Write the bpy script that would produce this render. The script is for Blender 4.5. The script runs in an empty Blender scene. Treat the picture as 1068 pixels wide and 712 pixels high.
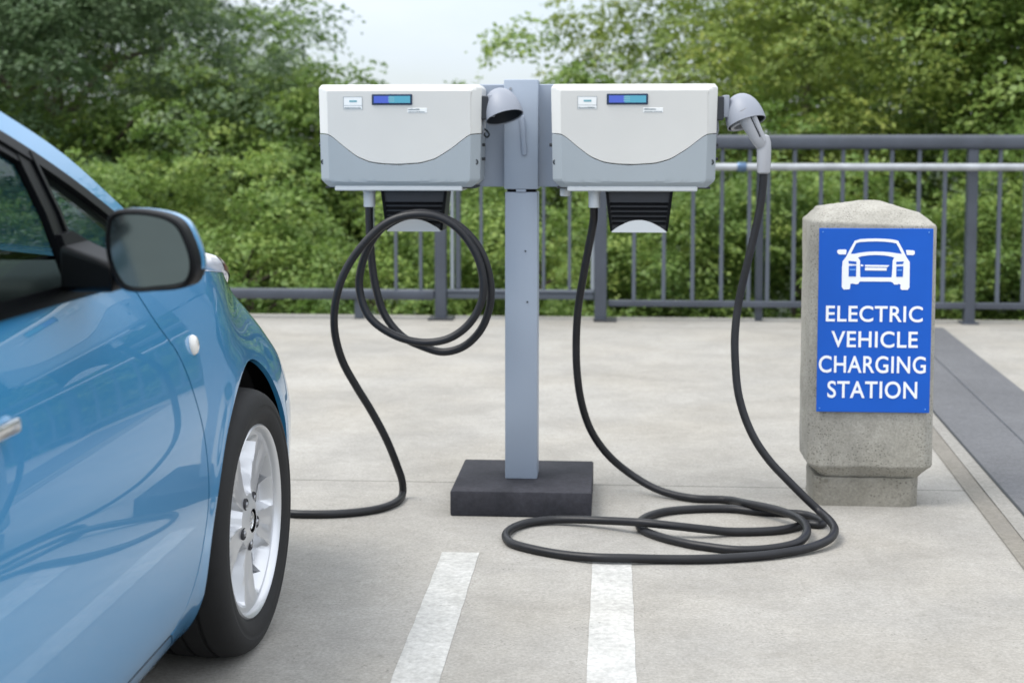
import bpy, bmesh, math, random
import numpy as np
from mathutils import Vector, Matrix
PI = math.pi
C = bpy.context.scene.collection
sc = bpy.context.scene

# ------------------------------------------------------------------ camera, world, sun, exposure
cd = bpy.data.cameras.new('camera'); cam = bpy.data.objects.new('camera', cd); C.objects.link(cam)
cd.sensor_width = 36; cd.lens = 50.56; cd.clip_end = 3000; cd.clip_start = 0.05
PITCH = math.radians(4.5); YAW = math.radians(4)
cd.shift_y = -0.0843
cam.location = (0, 0, 1.2); cam.rotation_euler = (PI/2 - PITCH, 0, YAW)
cd.dof.use_dof = True; cd.dof.focus_distance = 3.75; cd.dof.aperture_fstop = 3.6
sc.camera = cam

SUN_EL, SUN_AZ = math.radians(60), math.radians(-118)      # azimuth measured from +Y towards +X
w = bpy.data.worlds.new('World'); sc.world = w; w.use_nodes = True
nt = w.node_tree; nt.nodes.clear()
N = nt.nodes.new; Lk = nt.links.new
wo = N('ShaderNodeOutputWorld'); bg = N('ShaderNodeBackground'); bg.inputs[1].default_value = 0.1
sky = N('ShaderNodeTexSky'); sky.sky_type = 'NISHITA'; sky.sun_disc = False
sky.sun_elevation = SUN_EL; sky.sun_rotation = SUN_AZ
tc = N('ShaderNodeTexCoord'); mp = N('ShaderNodeMapping'); mp.inputs['Scale'].default_value = (1, 1, 2.6)
nz = N('ShaderNodeTexNoise'); nz.inputs['Scale'].default_value = 2.3; nz.inputs['Detail'].default_value = 6; nz.inputs['Roughness'].default_value = .55
cr = N('ShaderNodeValToRGB'); cr.color_ramp.elements[0].position = .28; cr.color_ramp.elements[1].position = .62
cr.color_ramp.elements[0].color = (.45, .45, .45, 1); cr.color_ramp.elements[1].color = (1, 1, 1, 1)
sx = N('ShaderNodeSeparateXYZ'); rz = N('ShaderNodeValToRGB')        # an overcast sky is brighter towards the zenith
e = rz.color_ramp.elements; e[0].position = 0; e[0].color = (4.7, 5.2, 5.9, 1); e[1].position = .5; e[1].color = (12.6, 13.1, 13.8, 1)
mx = N('ShaderNodeMix'); mx.data_type = 'RGBA'
Lk(tc.outputs['Generated'], mp.inputs[0]); Lk(mp.outputs[0], nz.inputs['Vector']); Lk(nz.outputs[0], cr.inputs[0])
Lk(tc.outputs['Generated'], sx.inputs[0]); Lk(sx.outputs[2], rz.inputs[0])
Lk(cr.outputs[0], mx.inputs[0]); Lk(sky.outputs[0], mx.inputs[6]); Lk(rz.outputs[0], mx.inputs[7])
Lk(mx.outputs[2], bg.inputs[0]); Lk(bg.outputs[0], wo.inputs[0])
sl = bpy.data.lights.new('sun', 'SUN'); sl.energy = 1.75; sl.angle = math.radians(26); sl.color = (1, .96, .9)
so = bpy.data.objects.new('sun', sl); C.objects.link(so)
sd = Vector((math.sin(SUN_AZ)*math.cos(SUN_EL), math.cos(SUN_AZ)*math.cos(SUN_EL), math.sin(SUN_EL)))
so.rotation_euler = sd.to_track_quat('Z', 'Y').to_euler()
vs = sc.view_settings; vs.view_transform = 'Standard'; vs.look = 'None'; vs.gamma = 1; vs.exposure = 0.68; vs.use_curve_mapping = False
try: sc.cycles.max_bounces = 8; sc.cycles.transparent_max_bounces = 12
except Exception: pass

# ------------------------------------------------------------------ photograph measuring helper: pixel -> point of the place
F, CX = 1500.0, 534.0; CYp = 148 + F*math.tan(PITCH); O = np.array([0, 0, 1.2])
fw = np.array([-math.sin(YAW)*math.cos(PITCH), math.cos(YAW)*math.cos(PITCH), -math.sin(PITCH)])
rt = np.array([math.cos(YAW), math.sin(YAW), 0]); upv = np.cross(rt, fw)
def ray(px, py): return fw + rt*(px-CX)/F - upv*(py-CYp)/F
def G_(px, py, z=0.0): r = ray(px, py); return tuple(O + r*(z-1.2)/r[2])
def Y_(px, py, y): r = ray(px, py); return tuple(O + r*y/r[1])

# ------------------------------------------------------------------ materials
def mat(name, col, rough=.6, metal=0.0, coat=0.0, var=0.0, vscale=8, bump=0.0, bscale=60, spec=.5, col2=None, detail=4, croughness=.03):
    m = bpy.data.materials.new(name); m.use_nodes = True
    t = m.node_tree; b = t.nodes['Principled BSDF']
    b.inputs['Base Color'].default_value = (*col, 1); b.inputs['Roughness'].default_value = rough
    b.inputs['Metallic'].default_value = metal; b.inputs['Specular IOR Level'].default_value = spec
    if coat: b.inputs['Coat Weight'].default_value = coat; b.inputs['Coat Roughness'].default_value = croughness
    if var or bump or col2:
        c = t.nodes.new('ShaderNodeTexCoord')
        if var or col2:
            n = t.nodes.new('ShaderNodeTexNoise'); n.inputs['Scale'].default_value = vscale; n.inputs['Detail'].default_value = detail
            r = t.nodes.new('ShaderNodeValToRGB'); r.color_ramp.elements[0].position = .3; r.color_ramp.elements[1].position = .7
            c2 = col2 or tuple(x*(1-var) for x in col)
            r.color_ramp.elements[0].color = (*c2, 1); r.color_ramp.elements[1].color = (*[min(1, x*(1+var*.5)) for x in col], 1)
            t.links.new(c.outputs['Object'], n.inputs['Vector']); t.links.new(n.outputs[0], r.inputs[0]); t.links.new(r.outputs[0], b.inputs['Base Color'])
        if bump:
            n2 = t.nodes.new('ShaderNodeTexNoise'); n2.inputs['Scale'].default_value = bscale; n2.inputs['Detail'].default_value = 5
            bp = t.nodes.new('ShaderNodeBump'); bp.inputs['Strength'].default_value = bump; bp.inputs['Distance'].default_value = .004
            t.links.new(c.outputs['Object'], n2.inputs['Vector']); t.links.new(n2.outputs[0], bp.inputs['Height']); t.links.new(bp.outputs[0], b.inputs['Normal'])
    return m

def concrete(name, base, dark, fine=90, speck=140, speckamt=.5, joint=None, tint=(1, .97, .9), stain=.5, lscale=.55, pit=.25, mlo=.52, sp1=.25):
    m = bpy.data.materials.new(name); m.use_nodes = True; t = m.node_tree; b = t.nodes['Principled BSDF']
    b.inputs['Roughness'].default_value = .88; b.inputs['Specular IOR Level'].default_value = .3
    nn = t.nodes.new; lk = t.links.new
    c = nn('ShaderNodeTexCoord').outputs['Object']
    def noise(s, d, r=.55, dist=0):
        n = nn('ShaderNodeTexNoise'); n.inputs['Scale'].default_value = s; n.inputs['Detail'].default_value = d; n.inputs['Roughness'].default_value = r
        n.inputs['Distortion'].default_value = dist; lk(c, n.inputs['Vector']); return n.outputs[0]
    def ramp(i, p0, p1, a, bb):
        r = nn('ShaderNodeValToRGB'); e = r.color_ramp.elements; e[0].position = p0; e[1].position = p1; e[0].color = (*a, 1); e[1].color = (*bb, 1); lk(i, r.inputs[0]); return r.outputs[0]
    def mixc(f, a, bb, mode='MIX'):
        x = nn('ShaderNodeMix'); x.data_type = 'RGBA'; x.blend_type = mode
        for s, v in ((0, f), (6, a), (7, bb)):
            if hasattr(v, 'links') or hasattr(v, 'is_linked'): lk(v, x.inputs[s])
            elif isinstance(v, (int, float)): x.inputs[s].default_value = v
            else: x.inputs[s].default_value = (*v, 1)
        return x.outputs[2]
    col = ramp(noise(lscale, 7, .6, .6), .32, .68, dark, base)
    blot = ramp(noise(3.2, 6, .65, .3), .34, .62, (.80, .80, .80), (1, 1, 1)); col = mixc(stain, col, blot, 'MULTIPLY')
    warm = ramp(noise(1.3, 4, .5), .4, .7, (1, 1, 1), tint); col = mixc(.8, col, warm, 'MULTIPLY')
    gr = ramp(noise(fine, 3, .7), .3, .72, (.68, .68, .68), (1.16, 1.16, 1.16)); col = mixc(.75, col, gr, 'MULTIPLY')
    mot = ramp(noise(26, 5, .75), .36, .64, (.86, .855, .84), (1.05, 1.05, 1.05)); col = mixc(.7, col, mot, 'MULTIPLY')
    v = nn('ShaderNodeTexVoronoi'); v.inputs['Scale'].default_value = speck; lk(c, v.inputs['Vector'])
    vs_ = ramp(v.outputs['Distance'], .08, sp1, (.25, .24, .22), (1, 1, 1))
    msk = ramp(noise(9, 3, .6), mlo, mlo+.16, (0, 0, 0), (1, 1, 1))
    sp = mixc(msk, (1, 1, 1), vs_); col = mixc(speckamt, col, sp, 'MULTIPLY')
    # sparse bigger pits
    v2 = nn('ShaderNodeTexVoronoi'); v2.inputs['Scale'].default_value = speck/7; lk(c, v2.inputs['Vector'])
    pits = ramp(v2.outputs['Distance'], .05, .11, (.35, .34, .31), (1, 1, 1)); col = mixc(pit, col, pits, 'MULTIPLY')
    hgt = noise(fine*1.2, 4, .7)
    if joint:
        s = nn('ShaderNodeSeparateXYZ'); lk(c, s.inputs[0])
        wob = noise(6, 3, .6)
        for ax, pos, wd, amt in joint:
            a = nn('ShaderNodeMath'); a.operation = 'ADD'; lk(s.outputs[ax], a.inputs[0]); a.inputs[1].default_value = -pos
            wm = nn('ShaderNodeMath'); wm.operation = 'MULTIPLY_ADD'; lk(wob, wm.inputs[0]); wm.inputs[1].default_value = .012; lk(a.outputs[0], wm.inputs[2])
            ab = nn('ShaderNodeMath'); ab.operation = 'ABSOLUTE'; lk(wm.outputs[0], ab.inputs[0])
            sc_ = nn('ShaderNodeMath'); sc_.operation = 'DIVIDE'; lk(ab.outputs[0], sc_.inputs[0]); sc_.inputs[1].default_value = wd
            j = ramp(sc_.outputs[0], .35, 1.0, (amt, amt, amt*.95), (1, 1, 1)); col = mixc(.9, col, j, 'MULTIPLY')
    lk(col, b.inputs['Base Color'])
    bp = nn('ShaderNodeBump'); bp.inputs['Strength'].default_value = .35; bp.inputs['Distance'].default_value = .003; lk(hgt, bp.inputs['Height']); lk(bp.outputs[0], b.inputs['Normal'])
    return m

M = {}
M['deck'] = concrete('deck concrete', (.395, .382, .355), (.315, .304, .281), joint=[(1, 4.99, .007, .45), (1, 9.32, .009, .55), (0, -3.6, .008, .5)], speckamt=.8, fine=110, speck=75, stain=.85, pit=.22, tint=(1, .975, .93))
M['gutter'] = concrete('gutter concrete', (.26, .245, .218), (.19, .178, .157), speckamt=.5)
M['kerb'] = concrete('kerb concrete', (.32, .31, .29), (.255, .247, .23), speckamt=.45)
M['apron'] = concrete('apron concrete', (.40, .39, .36), (.34, .33, .31), speckamt=.3)
M['drive'] = concrete('asphalt', (.150, .154, .165), (.12, .123, .133), speckamt=.35, tint=(1, 1, 1), stain=.5, joint=None)
M['pillar'] = concrete('exposed aggregate', (.47, .455, .41), (.34, .33, .295), fine=150, speck=120, speckamt=.9, stain=.9, lscale=3, pit=.6, mlo=.41, sp1=.37)
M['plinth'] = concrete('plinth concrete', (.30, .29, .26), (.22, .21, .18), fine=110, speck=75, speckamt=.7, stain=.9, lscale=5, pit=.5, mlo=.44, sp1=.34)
M['block'] = concrete('black painted concrete', (.045, .045, .055), (.026, .027, .034), fine=60, speck=60, speckamt=.3, tint=(1, 1, 1), stain=.8, lscale=6)
M['line'] = concrete('road paint', (.56, .56, .545), (.45, .45, .435), speckamt=.6, fine=60, speck=40, stain=.7, lscale=7, tint=(1, .98, .94), pit=.4)
M['rail'] = mat('slate rail paint', (.058, .068, .088), .42, var=.2, vscale=5)
M['galv'] = mat('galvanised steel', (.40, .42, .44), .35, .35, var=.2, vscale=12)
M['stile'] = mat('pale frame stile', (.24, .27, .30), .45)
M['bal'] = mat('baluster paint', (.085, .10, .125), .45)
M['dark_bal'] = mat('dark baluster paint', (.06, .072, .09), .45)
M['post'] = mat('grey blue powder coat', (.31, .362, .44), .42, var=.05, vscale=3, bump=.08, bscale=220)
M['plate'] = mat('crossbar coat', (.28, .325, .40), .45, var=.05, vscale=3)
M['white'] = mat('white box plastic', (.65, .65, .625), .38, var=.05, vscale=2.5, bump=.05, bscale=250)
M['white_face'] = mat('white front panel', (.565, .565, .545), .45, var=.05, vscale=3, bump=.05, bscale=250)
M['grey'] = mat('grey box plastic', (.305, .343, .37), .40, var=.05, vscale=3, bump=.05, bscale=250)
M['grey2'] = mat('pale grey plastic', (.50, .53, .55), .4)
M['bellm'] = mat('holster plastic', (.245, .265, .31), .5, var=.04, vscale=6)
M['plug'] = mat('plug plastic', (.36, .37, .395), .35, var=.05, vscale=8)
M['black'] = mat('black plastic', (.0035, .004, .005), .45, spec=.10)
M['charcoal'] = mat('charcoal plastic', (.018, .021, .027), .5, bump=.08, bscale=300)
M['cable'] = mat('black cable rubber', (.011, .0115, .014), .45, var=.35, vscale=14, bump=.12, bscale=120, spec=.4)
M['screw'] = mat('screw steel', (.35, .36, .38), .35, .9)
M['darkscrew'] = mat('dark screw', (.03, .035, .04), .4, .5)
M['sign'] = mat('blue sign film', (.009, .10, .50), .4, var=.08, vscale=5, spec=.25)
M['signwhite'] = mat('white sign film', (.84, .86, .88), .4)
M['signpale'] = mat('pale blue sign film', (.12, .32, .72), .4)
M['lcd_b'] = None
def emis(name, col, k, base=(.02, .03, .05)):
    m = mat(name, base, .15); b = m.node_tree.nodes['Principled BSDF']
    b.inputs['Emission Color'].default_value = (*col, 1); b.inputs['Emission Strength'].default_value = k; return m
M['lcd_b'] = emis('lit screen blue', (.045, .085, .48), .75); M['lcd_t'] = emis('lit screen teal', (.06, .30, .42), .75)
M['lcd_x'] = emis('lit screen digits', (.25, .55, .65), .5)
M['bezel'] = mat('screen bezel', (.012, .03, .07), .25)
M['label'] = mat('white label', (.74, .76, .76), .4); M['ink'] = mat('grey ink', (.16, .20, .22), .6); M['inkb'] = mat('blue grey ink', (.16, .35, .40), .6)
# car
M['paint'] = mat('light blue metallic paint', (.042, .270, .540), .30, .30, coat=1.0, croughness=.01)
M['tyre'] = mat('tyre rubber', (.009, .009, .0095), .75, var=.25, vscale=20, bump=.1, bscale=90)
M['rim'] = mat('silver alloy', (.62, .63, .65), .33, .7, coat=.15)
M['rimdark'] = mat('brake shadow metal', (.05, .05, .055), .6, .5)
M['trim'] = mat('black window trim', (.003, .0035, .0045), .35, spec=.10)
M['liner'] = mat('wheel arch liner', (.010, .010, .011), .8)
M['chrome'] = mat('chrome', (.72, .74, .76), .12, 1.0)
M['mirror'] = mat('mirror glass', (.13, .17, .18), .05, 1.0)
M['lens'] = mat('clear lamp lens', (.50, .50, .53), .1, .1, coat=1); M['maroon'] = mat('dark red lamp reflector', (.16, .02, .04), .2, coat=1)
M['seat'] = mat('dark seat cloth', (.035, .035, .037), .85, var=.2, vscale=40); M['dash'] = mat('dashboard plastic', (.022, .023, .025), .6)
M['lining'] = mat('grey headliner', (.16, .165, .16), .9)
M['amber'] = mat('side marker lens', (.72, .70, .66), .12, coat=1)
def glassmat():
    m = bpy.data.materials.new('tinted car glass'); m.use_nodes = True; t = m.node_tree; t.nodes.clear(); nn = t.nodes.new; lk = t.links.new
    o = nn('ShaderNodeOutputMaterial'); mx = nn('ShaderNodeMixShader'); tr = nn('ShaderNodeBsdfTransparent'); tr.inputs[0].default_value = (.50, .58, .57, 1)
    gl = nn('ShaderNodeBsdfGlossy'); gl.inputs['Roughness'].default_value = .01; gl.inputs[0].default_value = (.42, .47, .47, 1)
    fr = nn('ShaderNodeFresnel'); gm = nn('ShaderNodeNewGeometry'); mr = nn('ShaderNodeMapRange'); mr.inputs[3].default_value = 1.45; mr.inputs[4].default_value = 1/1.45; lk(gm.outputs['Backfacing'], mr.inputs[0]); lk(mr.outputs[0], fr.inputs[0])
    lk(fr.outputs[0], mx.inputs[0]); lk(tr.outputs[0], mx.inputs[1]); lk(gl.outputs[0], mx.inputs[2]); lk(mx.outputs[0], o.inputs[0]); return m
M['glass'] = glassmat()
def leafmat(name, a, b_, c_):
    m = bpy.data.materials.new(name); m.use_nodes = True; t = m.node_tree; t.nodes.clear(); nn = t.nodes.new; lk = t.links.new
    o = nn('ShaderNodeOutputMaterial'); at = nn('ShaderNodeAttribute'); at.attribute_name = 'tone'
    r = nn('ShaderNodeValToRGB'); e = r.color_ramp.elements; e[0].color = (*a, 1); e[1].color = (*c_, 1); x = e.new(.5); x.color = (*b_, 1)
    lk(at.outputs['Fac'], r.inputs[0])
    p = nn('ShaderNodeBsdfPrincipled'); p.inputs['Roughness'].default_value = .5; p.inputs['Specular IOR Level'].default_value = .45
    tl = nn('ShaderNodeBsdfTranslucent'); ms = nn('ShaderNodeMixShader'); ms.inputs[0].default_value = .42
    lk(r.outputs[0], p.inputs['Base Color']); lk(r.outputs[0], tl.inputs[0]); lk(p.outputs[0], ms.inputs[1]); lk(tl.outputs[0], ms.inputs[2]); lk(ms.outputs[0], o.inputs[0]); return m
M['leafA'] = leafmat('deep green leaves', (.085, .145, .065), (.15, .225, .11), (.27, .35, .18))
M['leafB'] = leafmat('yellow green leaves', (.145, .215, .042), (.24, .315, .065), (.42, .44, .10))
M['leafC'] = leafmat('fresh green leaves', (.12, .21, .048), (.215, .325, .075), (.38, .47, .12))
M['leafD'] = leafmat('mid green leaves', (.11, .195, .045), (.195, .295, .066), (.34, .42, .10))
M['bark'] = mat('bark', (.10, .08, .06), .9, var=.4, vscale=6, bump=.5, bscale=20)
M['grass'] = mat('undergrowth', (.035, .06, .02), .9, var=.5, vscale=1.5)

# ------------------------------------------------------------------ building helpers
def wloc(o):
    v = Vector((0, 0, 0))
    while o: v += o.location; o = o.parent
    return v
def obj(name, verts, faces, m, parent=None, smooth=True, ang=32, loc=None, mods=()):
    """ONE mesh object; verts in world coordinates (made local to the parent or to loc)"""
    off = wloc(parent) if parent else Vector((0, 0, 0))
    l = Vector(loc) if loc is not None else off
    me = bpy.data.meshes.new(name)
    me.from_pydata([tuple(Vector(v) - l) for v in verts], [], faces); me.update()
    o = bpy.data.objects.new(name, me); C.objects.link(o)
    if parent: o.parent = parent; o.location = l - off
    else: o.location = l
    ms = m if isinstance(m, (list, tuple)) else [m]
    for q in ms: me.materials.append(q)
    if smooth:
        me.shade_smooth(); me.set_sharp_from_angle(angle=math.radians(ang))
    return o
def tag(o, label, cat, group=None):
    o['label'] = label; o['category'] = cat
    if group: o['group'] = group
    return o
def thing(name, loc, label, cat, group=None):
    o = bpy.data.objects.new(name, None); C.objects.link(o); o.location = loc; o.empty_display_size = .1
    return tag(o, label, cat, group)
def struct(o, kind='structure'): o['kind'] = kind; return o
class MB:
    def __init__(s): s.v = []; s.f = []
    def add(s, v, f): n = len(s.v); s.v += [tuple(p) for p in v]; s.f += [tuple(i+n for i in q) for q in f]; return s
    def box(s, x0, x1, y0, y1, z0, z1, bev=0, seg=2, mtx=None):
        bm = bmesh.new(); bmesh.ops.create_cube(bm, size=1)
        for v in bm.verts: v.co = Vector(((x0+x1)/2+v.co.x*(x1-x0), (y0+y1)/2+v.co.y*(y1-y0), (z0+z1)/2+v.co.z*(z1-z0)))
        if bev: bmesh.ops.bevel(bm, geom=bm.edges[:], offset=bev, segments=seg, profile=.5, affect='EDGES')
        if mtx: bmesh.ops.transform(bm, matrix=mtx, verts=bm.verts)
        bm.verts.index_update(); s.add([v.co[:] for v in bm.verts], [[v.index for v in f.verts] for f in bm.faces]); bm.free(); return s
    def tube(s, pts, r, n=12, cap=True):
        P = [Vector(p) for p in pts]; k = len(P); R = r if hasattr(r, '__len__') else [r]*k
        T = [(P[min(i+1, k-1)]-P[max(i-1, 0)]).normalized() for i in range(k)]
        u = T[0].orthogonal().normalized(); vs = []; 
        for i in range(k):
            u = (u - T[i]*u.dot(T[i])).normalized(); q = T[i].cross(u)
            vs += [P[i] + (u*math.cos(2*PI*j/n) + q*math.sin(2*PI*j/n))*R[i] for j in range(n)]
        fs = [(i*n+j, i*n+(j+1) % n, (i+1)*n+(j+1) % n, (i+1)*n+j) for i in range(k-1) for j in range(n)]
        if cap: fs += [tuple(range(n))[::-1], tuple((k-1)*n+j for j in range(n))]
        return s.add(vs, fs)
    def lathe(s, prof, c, axis, n=32, cap=False):
        """prof: list of (radius, distance along axis)"""
        a = Vector(axis).normalized(); u = a.orthogonal().normalized(); q = a.cross(u); c = Vector(c); k = len(prof)
        vs = [c + a*h + (u*math.cos(2*PI*j/n)+q*math.sin(2*PI*j/n))*r for r, h in prof for j in range(n)]
        fs = [(i*n+j, i*n+(j+1) % n, (i+1)*n+(j+1) % n, (i+1)*n+j) for i in range(k-1) for j in range(n)]
        if cap: fs += [tuple(range(n))[::-1], tuple((k-1)*n+j for j in range(n))]
        return s.add(vs, fs)
    def prism(s, poly, d0, d1, fn):
        """2-D polygon extruded; fn(a, b, depth) -> point"""
        n = len(poly); vs = [fn(a, b, d0) for a, b in poly] + [fn(a, b, d1) for a, b in poly]
        fs = [tuple(range(n))[::-1], tuple(range(n, 2*n))] + [(i, (i+1) % n, n+(i+1) % n, n+i) for i in range(n)]
        return s.add(vs, fs)
    def build(s, name, m, parent=None, **k):
        return obj(name, s.v, s.f, m, parent, **k)
def fixn(o):
    bm = bmesh.new(); bm.from_mesh(o.data); bmesh.ops.recalc_face_normals(bm, faces=bm.faces); bm.to_mesh(o.data); bm.free(); return o
def spline(pts, k=10):
    P = [Vector(p) for p in pts]; P = [P[0]*2-P[1]] + P + [P[-1]*2-P[-2]]; out = []
    for i in range(1, len(P)-2):
        a, b, c, d = P[i-1:i+3]
        ta, tb, tc_ = 0, max(1e-4, (b-a).length)**.5, 0
        t0 = 0; t1 = t0+max(1e-4, (b-a).length)**.5; t2 = t1+max(1e-4, (c-b).length)**.5; t3 = t2+max(1e-4, (d-c).length)**.5
        for j in range(k):
            t = t1+(t2-t1)*j/k
            A1 = a*((t1-t)/(t1-t0))+b*((t-t0)/(t1-t0)); A2 = b*((t2-t)/(t2-t1))+c*((t-t1)/(t2-t1)); A3 = c*((t3-t)/(t3-t2))+d*((t-t2)/(t3-t2))
            B1 = A1*((t2-t)/(t2-t0))+A2*((t-t0)/(t2-t0)); B2 = A2*((t3-t)/(t3-t1))+A3*((t-t1)/(t3-t1))
            out.append(B1*((t2-t)/(t2-t1))+B2*((t-t1)/(t2-t1)))
    out.append(P[-2]); return out

# ------------------------------------------------------------------ the setting: deck, drive, gutter, markings, terrain
def sheet(name, poly, z, m, n=1):
    return struct(obj(name, [(x, y, z) for x, y in poly], [tuple(range(len(poly)))], m, smooth=False))
dk = MB()
dk.box(-30, 30, -40, 9.86, -1.6, 0, 0)
struct(dk.build('parking_deck', M['deck'], smooth=False))
sheet('terrain', [(-900, -900), (900, -900), (900, 900), (-900, 900)], -1.3, M['grass'])
def strip(name, left, right, z, m):      # a strip between two lines x = a + b*y
    ys = [-6, 0, 4, 6, 8, 9.40]
    v = [(left[0]+left[1]*y, y, z) for y in ys] + [(right[0]+right[1]*y, y, z) for y in ys]; n = len(ys)
    return struct(obj(name, v, [(i, n+i, n+i+1, i+1) for i in range(n-1)], m, smooth=False))
gl = (.910, .0617); ml = (.960, .0638); pl = (1.056, .0574); pr_ = (1.528, .0645)
strip('gutter', gl, ml, .004, M['gutter'])
strip('kerb_strip', (ml[0]+.004, ml[1]), pl, .006, M['kerb'])
strip('asphalt_drive', (pl[0]+.006, pl[1]), pr_, .004, M['drive'])
strip('drive_joint', (1.262, .0655), (1.267, .0655), .0062, M['rail'])
strip('kerb_joint', (pl[0]-.004, pl[1]), (pl[0]+.006, pl[1]), .0085, M['charcoal'])
def paint(name, x0t, x1t, x0b, x1b, yt, yb, seed):
    rnd = random.Random(seed); n = 90; v = []; f = []
    for i in range(n+1):
        t = i/n; y = yt+(yb-yt)*t; jl = rnd.uniform(-.0012, .0012); jr = rnd.uniform(-.0012, .0012)
        v += [(x0t+(x0b-x0t)*t+jl, y, .0014), (x1t+(x1b-x1t)*t+jr, y, .0014)]
    f = [(2*i, 2*i+2, 2*i+3, 2*i+1) for i in range(n)]
    return struct(obj(name, v, f, M['line'], smooth=False))
paint('parking_line', -.493, -.384, -.47, -.361, 4.115, -1.0, 1)
paint('parking_line', -.052, .060, -.052, .055, 4.05, -1.0, 2)
for k, x in enumerate((-2.95, 2.75)): paint('parking_line', x, x+.11, x, x+.11, 4.1, -1.0, 5+k) if x < 0 else None

# ------------------------------------------------------------------ railings
def upright(name, parent, x, w_, y0, y1, z0, z1, m): return MB().box(x-w_/2, x+w_/2, y0, y1, z0, z1, .004, 1).build(name, m, parent)
fr = thing('metal_railing', (1.5, 9.65, 0), 'slate grey metal railing with thick top rail and silver handrail behind the blue sign pillar', 'railing')
MB().box(-.14, 8.2, 9.60, 9.70, 1.150, 1.245, .026, 3).build('top_rail', M['rail'], fr)
MB().tube([(-.05, 9.55, 1.035), (8.2, 9.55, 1.035)], .0255, 14).build('handrail', M['galv'], fr)
MB().box(-.03, 8.2, 9.625, 9.675, .098, .140, .006, 1).build('bottom_rail', M['rail'], fr)
for x in (2.356, 4.9, 7.5): 
    p = upright('post', fr, x, .066, 9.615, 9.685, 0, 1.152, M['rail']); MB().box(x-.055, x+.055, 9.59, 9.71, 0, .012, .002, 1).build('foot_plate', M['rail'], p)
MB().lathe([(.031, -.03), (.034, -.024), (.034, .024), (.031, .03)], (.845, 9.55, 1.035), (1, 0, 0), 18, True).build('coupling', mat('blue grey coupling', (.10, .16, .26), .3, .6), fr)
upright('post', fr, .985, .05, 9.70, 9.75, 0, 1.15, M['dark_bal'])
xs = [.145, .344, .536, .727, .908, 1.032, 1.203, 1.377, 1.518, 1.669, 1.836, 2.014, 2.182, 2.536, 2.703] + [2.88+.178*i for i in range(28)]
b0 = None
for x in xs:
    if min(abs(x-q) for q in (4.9, 7.5)) < .06: continue
    if b0 is None:
        b0 = MB().box(-.013, .013, -.013, .013, 0, 1.012, .003, 1).build('baluster', M['bal'], None); b0.parent = fr; o = b0
    else: o = b0.copy(); C.objects.link(o); o.parent = fr
    o.location = (x-1.5, 0, .139)
fl = thing('metal_railing', (-.85, 9.65, 0), 'darker railing section seen through the left cable coil, its bottom rail set higher', 'railing')
upright('post', fl, -.077, .082, 9.61, 9.69, 0, 1.245, M['rail'])
MB().box(-.122, .03, 9.56, 9.74, 0, .014, .003, 1).build('foot_plate', M['charcoal'], fl)
upright('post', fl, -1.157, .078, 9.61, 9.69, 0, 1.245, M['rail'])
MB().box(-1.24, -1.07, 9.56, 9.74, 0, .014, .003, 1).build('foot_plate', M['charcoal'], fl)
MB().box(-1.63, -.12, 9.60, 9.70, 1.150, 1.245, .026, 3).build('top_rail', M['rail'], fl)
MB().box(-1.115, -.12, 9.62, 9.68, .142, .185, .006, 1).build('bottom_rail', M['dark_bal'], fl)
MB().box(-1.115, -.12, 9.615, 9.665, .186, .206, .004, 1).build('frame_rail', M['bal'], fl)
for x, m_, w_ in ((-1.078, M['stile'], .022), (-.130, M['stile'], .024)): upright('frame_stile', fl, x, w_, 9.62, 9.66, .207, 1.149, m_)
upright('post', fl, -1.040, .034, 9.63, 9.68, .207, 1.149, M['dark_bal'])
for x in (-1.622, -1.464, -1.294, -.883, -.70, -.461, -.287):
    o = b0.copy(); C.objects.link(o); o.parent = fl; o.location = (x+.85, 0, .19); o.scale = (.85, 1, .96)
lr = thing('guard_rail', (-3, 9.65, 0), 'low dark guard rail along the deck edge left of the chargers', 'guard rail')
MB().box(-9, -1.20, 9.60, 9.70, .134, .200, .012, 2).build('rail', M['rail'], lr)
for x in (-1.717, -3.6, -5.5, -7.4): upright('post', lr, x, .06, 9.62, 9.68, 0, .134, M['dark_bal'])

# ------------------------------------------------------------------ charger pedestal
pd = thing('charger_pedestal', (-.30, 4.75, 0), 'grey blue steel post on black block base carrying two charger boxes', 'pedestal')
MB().box(-.516, -.062, 4.525, 4.99, 0, .083, .006, 2).build('base_block', M['block'], pd)
MB().box(-.352, -.245, 4.702, 4.81, .083, 1.036, .004, 2).build('post', M['post'], pd)
pu = MB(); pu.box(-.355, -.243, 4.697, 4.812, 1.045, 1.402, .004, 2); pu.build('post_sleeve', M['post'], pd)
MB().box(-.345, -.252, 4.71, 4.80, 1.034, 1.047, 0).build('dark_gap', M['black'], pd, smooth=False)
MB().box(-.315, -.283, 4.6985, 4.705, 1.0365, 1.0445, 0).build('gap_tab', M['post'], pd, smooth=False)
MB().box(-.90, .29, 4.735, 4.755, 1.052, 1.388, .003, 1).build('crossbar_plate', M['plate'], pd)
MB().tube([(-.333, 4.6945, 1.372), (-.333, 4.70, 1.372)], .0045, 10).build('rivet', M['screw'], pd)
for px, py in ((548, 262), (550, 315)):
    p = Y_(px, py, 4.70); MB().tube([(p[0], 4.6985, p[2]), (p[0], 4.704, p[2])], .003, 8).build('rivet', M['darkscrew'], pd)
MB().box(-.30, -.283, 4.684, 4.697, 1.155, 1.285, .006, 2, Matrix.Translation((-.2915, 4.69, 1.22)) @ Matrix.Rotation(math.radians(-4), 4, 'Y') @ Matrix.Translation((.2915, -4.69, -1.22))).build('lever', M['plate'], pd)

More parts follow.
